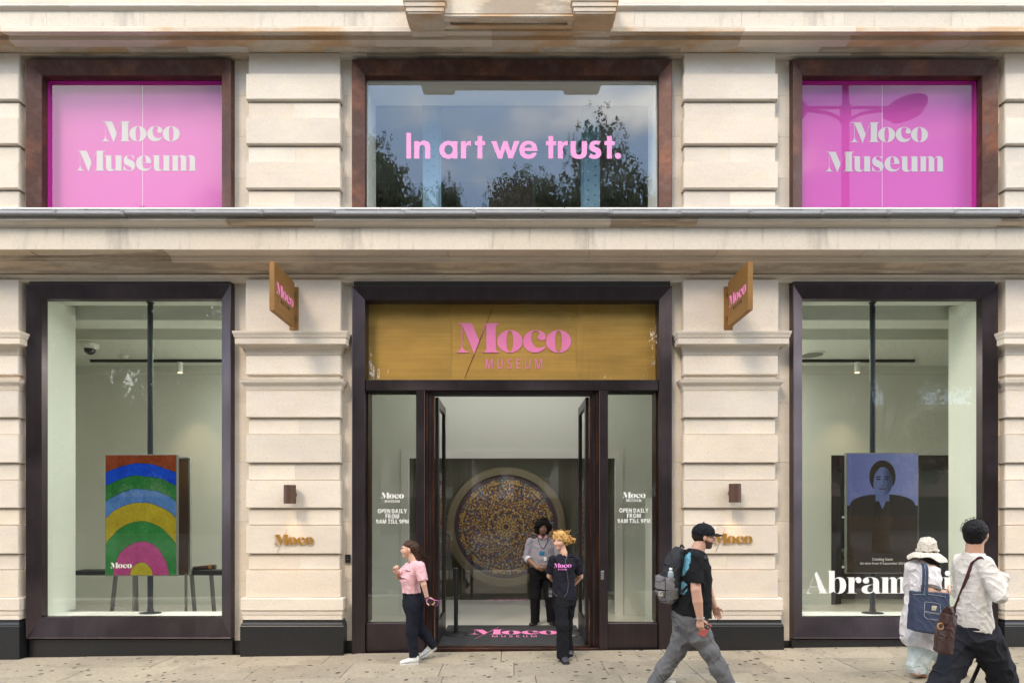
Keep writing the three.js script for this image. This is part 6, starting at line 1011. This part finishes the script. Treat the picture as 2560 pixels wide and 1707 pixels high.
  { const q = hitZ(pock, 196, 728); lb(box(-.022, .022, -.026, .026, 0, .003).rotateY(-.5).translate(q[0], q[1], q[2] + .004), 'patch', cloth(.48, .44, .38), pk); lb(tris([[[-.004, .016, 0], [.003, .004, 0], [-.006, .0, 0]], [[-.006, 0, 0], [.003, .004, 0], [.012, -.014, 0]], [[-.006, 0, 0], [.0, 0, 0], [-.012, -.016, 0]]]).rotateY(-.5).translate(q[0] - .002, q[1], q[2] + .0085), 'emblem', M.black, pk); const s1 = [[238, 575], [240, 650], [238, 720], [234, 770]].map(([x, y]) => { const w = hitZ(pock, x, y); return [w[0], w[1], w[2] + .001]; }); lb(tube(s1, .0035, 5), 'seam', bm, pk); const s2 = [[150, 612], [185, 618], [236, 600]].map(([x, y]) => { const w = hitZ(pock, x, y); return [w[0], w[1], w[2] + .001]; }); lb(tube(s2, .004, 5), 'seam', bm, pk); }
  const onS = (x, y, o = .012) => { let q = J(x, y, z0 + .5); for (let k = 0; k < 90; k++) { const d = Math.min(sh(...q), body(...q)); if (d < .002 || q[2] < z0) break; q = J(x, y, q[2] - d * .6); } return [q[0], q[1], q[2] + o]; };
  const strap = (pts, w) => { const c = new THREE.CatmullRomCurve3(pts.map(p => V(...p))), n = 26, t = []; for (let i = 0; i < n; i++) { const a = c.getPoint(i / n), b = c.getPoint((i + 1) / n), d = c.getTangent(i / n), e = c.getTangent((i + 1) / n), o = (p, d, s, q) => { const sd = v3.norm(v3.cross([d.x, d.y, d.z], [0.15, .1, 1])); return [p.x + sd[0] * s * w, p.y + sd[1] * s * w, p.z + q]; }; t.push(...quad(o(a, d, -1, .006), o(b, e, -1, .006), o(b, e, 1, .006), o(a, d, 1, .006)), ...quad(o(a, d, -1, -.006), o(a, d, 1, -.006), o(b, e, 1, -.006), o(b, e, -1, -.006)), ...quad(o(a, d, 1, .006), o(b, e, 1, .006), o(b, e, 1, -.006), o(a, d, 1, -.006)), ...quad(o(a, d, -1, .006), o(a, d, -1, -.006), o(b, e, -1, -.006), o(b, e, -1, .006))); } return tris(t); };
  lb(strap([onS(385, 345), onS(430, 330), onS(490, 325), onS(550, 335), onS(600, 365), onS(618, 400)], .024), 'strap', bm); lb(strap([onS(372, 715, .02), onS(410, 690), onS(445, 655)], .011), 'strap', bm); lb(tube([J(378, 300, zb - .03), J(395, 272, zb), J(415, 300, zb + .03)], .011, 6), 'grab_handle', bm);
  const bt = thing('water_bottle', 'clear plastic water bottle in the backpack side pocket', 'bottle', hitZ(pock, 300, 585).map((q, i) => i === 2 ? q - .035 : q)); part('flask', lathe([[0, 0], [.03, 0], [.032, .01], [.032, .05], [.028, .062], [.014, .08], [.0135, .085], [0, .085]], 20), phy({ color: rgb(.75, .82, .88), roughness: .12, transmission: .6, thickness: 0, ior: 1.4 }), bt); part('cap', moved(cyl([0, .0855, 0], [0, .105, 0], .017, .016, 16), 0, 0, 0), M.whiteVinyl, bt);
}
// ---- walker in a white sun hat with a denim tote
{
  const J = zoomed(2220, 1290, 3.76), z0 = 1.56, gx = J(320, 900, z0)[0], g0 = groundY(5) + .004, P = person('person in a white sun hat, loose white blouse and pale blue trousers walking away', [gx, groundY(gx), z0]);
  const skin = [.56, .34, .24], hair = [.014, .011, .012], H = head(J(388, 372, z0), [.80, -.10, -.58], { skin, hair, s: .92 });
  const nb = J(345, 450, z0), sR = J(425, 495, 1.68), eR = J(400, 705, 1.76), wR = J(560, 722, 1.74), sL = J(238, 490, 1.50), eL = J(230, 720, 1.42), wL = J(330, 800, 1.35), hL = J(300, 1000, 1.50), kL = J(310, 1260, 1.52), aL = J(285, 1455, 1.52), hR = J(380, 1000, 1.62), kR = J(500, 1250, 1.55), aR = J(640, 1460, 1.5);
  const ax = v3.norm(v3.sub(sR, sL)), hd1 = hand(wR, [.9, .25, -.1], [0, .2, -1], [0, 1, 0], .6, .9), hd2 = hand(wL, [.8, -.1, -.3], [0, .1, -1], [0, 1, 0], .6, .9);
  P.body(skin, H, [hd1, hd2], [caps_(H.at(0, -.05, -.02), nb, .047, .05), loft([[J(335, 480, z0), .09, .05], [J(330, 700, z0), .11, .07], [J(335, 980, z0), .13, .09]], ax), chain([sR, eR, wR], [.045, .038, .026]), chain([sL, eL, wL], [.045, .038, .026]), chain([hL, kL, aL], [.07, .045, .033]), chain([hR, kR, aR], [.07, .045, .033])], [nb, H.c, wL, wR, eL, eR, aL, aR]);
  const tor = loft([[J(340, 438, z0), .075, .06], [J(332, 475, z0), .140, .075], [J(325, 600, z0), .150, .105], [J(320, 760, z0), .155, .12], [J(315, 950, z0), .168, .135], [J(318, 1100, z0), .178, .145], [J(335, 1225, z0), .165, .145]], ax), tail = loft([[J(260, 850, z0 - .02), .08, .07], [J(215, 1010, z0 - .03), .09, .07], [J(185, 1130, z0 - .03), .085, .055], [J(235, 1235, z0), .06, .04]], ax);
  const sl = cutAt(loft([[sR, .075, .075], [v3.lerp(sR, eR, .5), .080, .08], [v3.lerp(sR, eR, .95), .088, .085]], [1, 0, 0]), v3.lerp(sR, eR, .82), v3.sub(eR, sR)), sl2 = chain([sL, v3.lerp(sL, eL, .8)], [.07, .085]);
  let bl = folds(cutAt(join([tor, tail, sl, sl2], .05), J(300, 1222, z0), [-.12, -1, 0]), .045, 8, 2.2, [1.2, .45, 1.2]); bl = minus(bl, caps_(J(345, 448, z0), H.at(0, -.04, -.02), .056, .06));
  P.add('blouse', mesh3(bl, ...around([sR, sL, eR, eL, J(180, 1130, z0), J(312, 1240, z0), nb], .2), .008), cloth(.72, .69, .70));
  const pl = (h, k, a, r) => cutAt(loft([[h, r[0], r[0]], [k, r[1], r[1] * .9], [v3.add(a, [0, .06, 0]), r[2], r[2] * .8], [v3.add(a, [0, -.03, 0]), r[2] * .7, r[2] * .6]], [1, 0, 0]), v3.add(a, [0, -.02, 0]), [0, -1, 0]);
  const tr = folds(join([pl(hL, kL, aL, [.105, .115, .10]), pl(hR, kR, aR, [.105, .125, .12])], .06), .05, 8, 4.1, [1.3, .4, 1.3]);
  P.add('trousers', mesh3(tr, ...around([hL, hR, aL, aR, kR], .17), .009), cloth(.66, .76, .77));
  const sw = cloth(.62, .56, .52); shoe(P, [aL[0] - .075, g0 + .045, aL[2] + .05], [aL[0] + .11, g0, aL[2] - .06], sw, std({ color: rgb(.28, .13, .06), roughness: .7 })); shoe(P, [aR[0] - .05, g0, aR[2] + .03], [aR[0] + .16, g0, aR[2] - .06], sw, std({ color: rgb(.28, .13, .06), roughness: .7 }));
  P.add('hair', mesh3(folds(join([ovoid(H.at(0, .02, -.02), [.083, .095, .10], [H.R, H.U, H.F]), chain([J(400, 400, z0 + .06), J(455, 430, z0 + .05), J(490, 505, z0 + .03)], [.05, .04, .018])], .03), .02, 30, 3), ...around([H.c, J(480, 500, z0)], .13), .006), cloth(...hair, { roughness: .5 }));
  const hat = thing('sun_hat', 'crumpled white sun hat with a wide drooping brim', 'hat', P.base), la = (g, n, m) => part(n, g.translate(-P.base[0], -P.base[1], -P.base[2]), m, hat);
  const hp = tex(256, 256, (u, v) => { const k = .84 + .1 * (fbm(u, v, 10, 10, 4, 151) - .5), s = sstep(.70, .76, fbm(u, v, 14, 14, 3, 153)); return lerp3([k, k * .97, k * .92], [.50, .42, .30], s); }, true, 4), hm = std({ map: hp, color: rgb(.86, .85, .82), roughness: .95 });
  const hc = J(378, 300, z0), cr = folds(cutAt(loft([[J(375, 352, z0), .098, .102], [J(374, 300, z0), .092, .098], [J(374, 240, z0), .080, .088], [J(374, 208, z0), .055, .06], [J(374, 200, z0), .03, .03]], H.R), J(375, 345, z0), [0, -1, 0]), .022, 20, 7);
  la(mesh3(cr, ...around([J(375, 200, z0), J(375, 350, z0)], .14), .0055), 'crown', hm);
  { const t = [], N = 72, R = 9; const at = (i, k, o) => { const a = i / N * 6.2832, r = mix(.088, .185, k / R), y = -.005 - .075 * (k / R) ** 1.6 + .020 * Math.sin(a * 3 + 1) * (k / R) ** 2 + .008 * Math.sin(a * 7) * (k / R) ** 2; const c = J(370, 335, z0); return [c[0] + Math.cos(a) * r, c[1] + y + o + (-.02 * Math.cos(a)) * (k / R), c[2] + Math.sin(a) * r]; }; for (let i = 0; i < N; i++) for (let k = 0; k < R; k++) { t.push(...quad(at(i, k, .003), at(i + 1, k, .003), at(i + 1, k + 1, .003), at(i, k + 1, .003)), ...quad(at(i, k, -.003), at(i, k + 1, -.003), at(i + 1, k + 1, -.003), at(i + 1, k, -.003))); if (k === R - 1) t.push(...quad(at(i, R, .003), at(i + 1, R, .003), at(i + 1, R, -.003), at(i, R, -.003))); } la(tris(t, .8), 'brim', hm); la(tube(Array.from({ length: 24 }, (_, i) => { const a = i / 24 * 6.2832, c = J(374, 322, z0); return [c[0] + Math.cos(a) * .1, c[1] + .006 * Math.sin(a * 5), c[2] + Math.sin(a) * .104]; }), .009, 6, true, 80), 'band', hm); }
  const bb = thing('bead_bracelet', 'grey bead bracelet on the wrist below the white sleeve', 'bracelet', v3.lerp(eR, wR, .92)); { const q = new THREE.Quaternion().setFromUnitVectors(V(0, 0, 1), V(...v3.norm(v3.sub(wR, eR)))), gmm = std({ color: rgb(.10, .13, .16), roughness: .3 }); for (let k = 0; k < 18; k++) { const a = k / 18 * 6.283; part('bead', new THREE.SphereGeometry(.0065, 8, 6).translate(Math.cos(a) * .036, Math.sin(a) * .036, 0).applyQuaternion(q), gmm, bb); } }
  // tote
  const zt = 1.80, c0 = J(395, 1108, zt), tote = thing('tote_bag', 'dark denim tote bag with white stitching hanging from the shoulder', 'bag', c0), lt = (g, n, m, p = tote) => part(n, g.translate(-c0[0], -c0[1], -c0[2]), m, p);
  const dm = std({ color: rgb(.045, .062, .115), roughness: .95, map: T.denim }), px = (x, y, o) => { const q = J(x, y, zt); return [q[0], q[1], q[2] + o]; };
  const bg = folds(cutAt((x, y, z) => { const a = px(230, 1060, 0), b = px(560, 715, 0), t = clamp((y - a[1]) / (b[1] - a[1]), -.2, 1.1), x0 = mix(px(228, 1080, 0)[0], px(230, 715, 0)[0], t), x1 = mix(px(530, 1100, 0)[0], px(556, 730, 0)[0], t), cx = (x0 + x1) / 2, hw = (x1 - x0) / 2 - .02, th = mix(.055, .014, clamp(t)); const dx = Math.abs(x - cx) - hw, dz = Math.abs(z - zt - (x - cx) * .15) - th, dy = Math.max(px(400, 1095, 0)[1] + .02 + (x - cx) * -.12 - y, y - px(400, 720, 0)[1]); return Math.hypot(Math.max(dx, 0), Math.max(dy, 0), Math.max(dz, 0)) + Math.min(Math.max(dx, dy, dz), 0) - .016; }, px(400, 716, 0), [.06, 1, 0]), .02, 9, 8);
  lt(mesh3(bg, ...around([px(230, 715, 0), px(560, 1110, 0)], .12), .007), 'bag', dm);
  const on = (x, y, o = .002) => { let q = J(x, y, zt + .3); for (let k = 0; k < 80; k++) { const d = bg(...q); if (d < .001 || q[2] < zt) break; q = J(x, y, q[2] - d * .6); } return [q[0], q[1], q[2] + o]; };
  const stitch = cloth(.62, .64, .68), line = (pts, r = .0022) => lt(tube(pts.map(p => on(...p)), r, 5, false, pts.length * 8), 'stitching', stitch);
  line([[350, 806], [345, 900], [345, 935], [362, 958], [400, 968], [460, 975], [492, 972], [498, 940], [494, 828]]); line([[353, 806], [420, 812], [494, 828]]); line([[348, 893], [420, 905], [498, 916]]); line([[350, 903], [420, 915], [498, 926]]); line([[236, 737], [340, 735], [450, 742], [548, 760]]);
  { const q = on(437, 864, .002); lt(box(-.026, .026, -.024, .024, 0, .003).rotateZ(-.05).translate(...q), 'patch', cloth(.62, .58, .48)); lt(new THREE.TorusGeometry(.008, .003, 6, 16, 4.6).rotateZ(.8).translate(q[0], q[1], q[2] + .004), 'emblem', M.gold); lt(box(-.014, .014, -.02, .02, 0, .004).translate(...on(345, 730, .006)), 'strap_tab', cloth(.12, .22, .28)); }
  const str = (a, b, c, d) => { const cu = new THREE.CatmullRomCurve3([a, b, c, d].map(p => V(...p))), t = []; for (let i = 0; i < 24; i++) { const p = cu.getPoint(i / 24), q = cu.getPoint((i + 1) / 24), w = .014; for (const o of [.003, -.003]) t.push(...quad([p.x - w, p.y, p.z + o], [q.x - w, q.y, q.z + o], [q.x + w, q.y, q.z + o], [p.x + w, p.y, p.z + o])); for (const s of [-w, w]) t.push(...quad([p.x + s, p.y, p.z + .003], [q.x + s, q.y, q.z + .003], [q.x + s, q.y, q.z - .003], [p.x + s, p.y, p.z - .003])); } lt(tris(t), 'strap', dm); };
  str(px(312, 730, .02), px(325, 620, .02), px(350, 490, -.02), px(385, 452, -.10)); str(px(345, 735, .035), px(350, 620, .03), px(368, 480, .0), px(395, 446, -.09));
}
// ---- man in a cream top with a brown cross-body bag, walking off
{
  const J = zoomed(2220, 1290, 3.76), z0 = 2.64, gx = J(810, 1000, z0)[0], P = person('person in a cream long-sleeved top and loose black trousers walking away with a shoulder bag', [gx, groundY(gx), z0]), g0 = groundY(gx) + .004;
  const skin = [.56, .32, .22], hair = [.010, .009, .010], H = head(J(832, 172, z0), [.80, -.04, -.60], { skin, hair, s: 1.12 });
  const nb = J(815, 350, z0), sR = J(915, 445, 2.80), eR = J(1050, 755, 2.94), wR = J(1072, 560, 2.82), sL = J(695, 432, 2.48), eL = J(690, 720, 2.36), wL = J(790, 780, 2.22), hL = J(735, 1100, 2.55), kL = J(590, 1430, 2.62), aL = J(410, 1775, 2.72), hR = J(880, 1100, 2.73), kR = J(1050, 1430, 2.66), aR = J(1150, 1790, 2.56);
  const ax = v3.norm(v3.sub(sR, sL)), hd1 = hand(wR, v3.sub(J(1005, 480, 2.72), wR), [-.6, -.4, -.3], [0, .6, .5], .9), hd2 = hand(wL, [.7, .1, -.6], [0, .3, -1], [0, 1, 0], .6);
  P.body(skin, H, [hd1, hd2], [caps_(H.at(0, -.05, -.025), nb, .066, .070), loft([[J(810, 390, z0), .12, .06], [J(805, 700, z0), .15, .08], [J(810, 1080, z0), .13, .09]], ax), chain([sR, eR, wR], [.05, .042, .031]), chain([sL, eL, wL], [.05, .042, .031]), chain([hL, kL, aL], [.08, .05, .04]), chain([hR, kR, aR], [.08, .05, .04])], [nb, H.c, wL, wR, eL, eR, aL, aR]);
  const torso = loft([[J(815, 345, z0), .085, .075], [J(812, 400, z0), .165, .082], [J(808, 520, z0), .178, .112], [J(806, 700, z0), .168, .112], [J(810, 880, z0), .168, .115], [J(815, 1000, z0), .180, .128], [J(816, 1080, z0), .188, .134]], ax);
  const slR = join([caps_(sR, eR, .070, .057), cutAt(caps_(eR, wR, .057, .046), v3.lerp(eR, wR, .95), v3.sub(wR, eR))], .015), slL = chain([sL, eL, v3.lerp(eL, wL, .9)], [.078, .064, .05], .03);
  let sh = folds(cutAt(join([torso, slR, slL], .04), J(815, 1062, z0), [-.02, -1, 0]), .026, 10, 5.9, [1, .8, 1]); sh = minus(sh, caps_(J(815, 352, z0), H.at(0, -.05, -.03), .070, .07));
  P.add('top', mesh3(sh, ...around([sR, sL, eR, eL, wR, wL, J(815, 1070, z0), nb], .2), .0085), cloth(.70, .655, .60));
  P.add('cuff', mesh3(folds(cutAt(cutAt(caps_(v3.lerp(eR, wR, .7), v3.lerp(eR, wR, 1.1), .056, .060), v3.lerp(eR, wR, .8), v3.sub(eR, wR)), v3.lerp(eR, wR, .99), v3.sub(wR, eR)), .012, 26, 3), ...around([wR], .14), .006), cloth(.72, .675, .62));
  const leg = (h, k, a, r) => loft([[h, r[0], r[0]], [v3.lerp(h, k, .55), r[0] * 1.02, r[0]], [k, r[1], r[1]], [v3.lerp(k, a, .6), r[2], r[2]], [a, r[2] * .92, r[2] * .92]], [.5, 0, .85]);
  const tr = folds(join([cutAt(loft([[J(815, 1020, z0), .172, .125], [J(812, 1100, z0), .182, .136], [J(808, 1200, z0), .16, .13]], ax), J(815, 1030, z0), [0, 1, 0]), leg(hL, kL, aL, [.125, .115, .11]), leg(hR, kR, aR, [.128, .12, .112])], .06), .045, 7.5, 3.3, [1, .8, 1]);
  P.add('trousers', mesh3(tr, ...around([J(815, 1020, z0), aL, aR, hL, hR], .2), .0095), cloth(.022, .023, .030));
  shoe(P, [aL[0] - .05, g0 + .09, aL[2] + .03], [aL[0] + .16, g0, aL[2] - .1], M.black, M.whiteVinyl); shoe(P, [aR[0] - .06, g0, aR[2] + .04], [aR[0] + .18, g0, aR[2] - .1], M.black, M.whiteVinyl);
  const hf = (x, y, z) => minus(cutAt(join([ovoid(H.at(0, .030, -.022), [.096, .108, .120], [H.R, H.U, H.F]), ovoid(H.at(0, -.035, -.052), [.072, .065, .052], [H.R, H.U, H.F])], .03), H.at(0, -.092, -.05), [0, -1, 0]), ovoid(H.at(0, -.06, .085), [.14, .12, .095], [H.R, H.U, H.F]), .012)(x, y, z) + .007 * (noise(x * 130, y * 60, z * 130) - .5);
  const hr = P.add('hair', mesh3(hf, ...around([H.c], .19), .0045), cloth(...hair, { roughness: .6 })), bs = []; for (let k = 0; k < 380; k++) { const a = rnd(0, 6.28), u = rnd(-.25, 1), q = Math.sqrt(1 - u * u), n = [Math.cos(a) * q, u, Math.sin(a) * q]; if (n[2] > .45 && u < .45) continue; const p = H.at(n[0] * .092, .035 + n[1] * .102, -.022 + n[2] * .112), e = H.at(n[0] * .100, .035 + n[1] * .113, -.022 + n[2] * .122); bs.push(cyl(p, v3.add(e, [rnd(-.004, .004), rnd(-.004, .003), rnd(-.004, .004)]), .0016, .0006, 4)); } P.add('bristles', bs, cloth(...hair), hr);
  // cross-body bag
  const zb = 2.86, c0 = J(550, 1250, zb), bag = thing('shoulder_bag', 'brown leather cross-body bag with a wide maroon strap', 'bag', c0), lt = (g, n, m, p = bag) => part(n, g.translate(-c0[0], -c0[1], -c0[2]), m, p);
  const lea = std({ color: rgb(.055, .022, .018), roughness: .5, map: T.fabric }), stm = std({ color: rgb(.085, .028, .030), roughness: .65 });
  const bf = folds(loft([[J(585, 915, zb), .055, .05], [J(562, 1000, zb), .065, .075], [J(535, 1130, zb), .072, .085], [J(522, 1270, zb), .07, .07], [J(518, 1290, zb), .05, .05]], [.9, 0, .3]), .018, 12, 2); lt(mesh3(bf, ...around([J(585, 905, zb), J(520, 1300, zb)], .13), .007), 'pouch', lea);
  lt(mesh3(folds(loft([[J(600, 915, zb + .04), .03, .075], [J(560, 930, zb + .05), .045, .085], [J(530, 1010, zb + .05), .02, .07]], [.9, 0, .3]), .02, 16, 6), ...around([J(600, 915, zb + .04), J(525, 1020, zb + .05)], .12), .006), 'flap', lea); lt(new THREE.TorusGeometry(.026, .006, 8, 20).translate(...J(500, 1035, zb + .06)), 'ring', std({ color: rgb(.45, .26, .12), roughness: .5 }));
  const on = (x, y) => { let q = J(x, y, z0 + .5); for (let k = 0; k < 90; k++) { const d = Math.min(sh(...q), tr(...q), bf(...q)); if (d < .002 || q[2] < z0 - .1) break; q = J(x, y, q[2] - d * .6); } return [q[0], q[1], q[2] + .008]; };
  { const pts = [[895, 398], [850, 402], [800, 440], [760, 540], [710, 670], [660, 800], [612, 900], [580, 985], [560, 1060]].map(p => on(...p)), cu = new THREE.CatmullRomCurve3(pts.map(p => V(...p))), t = [], n = 44, w = .022; for (let i = 0; i < n; i++) { const p = cu.getPoint(i / n), q = cu.getPoint((i + 1) / n), f = (c, i2) => { const d = cu.getTangent(i2), s = v3.norm(v3.cross([d.x, d.y, d.z], [0, 0, 1])); return (k, o) => [c.x + s[0] * k * w, c.y + s[1] * k * w, c.z + o]; }, A = f(p, i / n), B = f(q, (i + 1) / n); t.push(...quad(A(-1, .004), B(-1, .004), B(1, .004), A(1, .004)), ...quad(A(-1, -.003), A(1, -.003), B(1, -.003), B(-1, -.003)), ...quad(A(1, .004), B(1, .004), B(1, -.003), A(1, -.003)), ...quad(A(-1, .004), A(-1, -.003), B(-1, -.003), B(-1, .004))); } lt(tris(t, .5), 'strap', stm); }
  lt(tube([J(876, 1320, 2.5), J(862, 1400, 2.5), J(820, 1500, 2.5), J(775, 1600, 2.5)], .016, 8), 'loose_strap', M.black);
}
renderer.render(scene, camera);
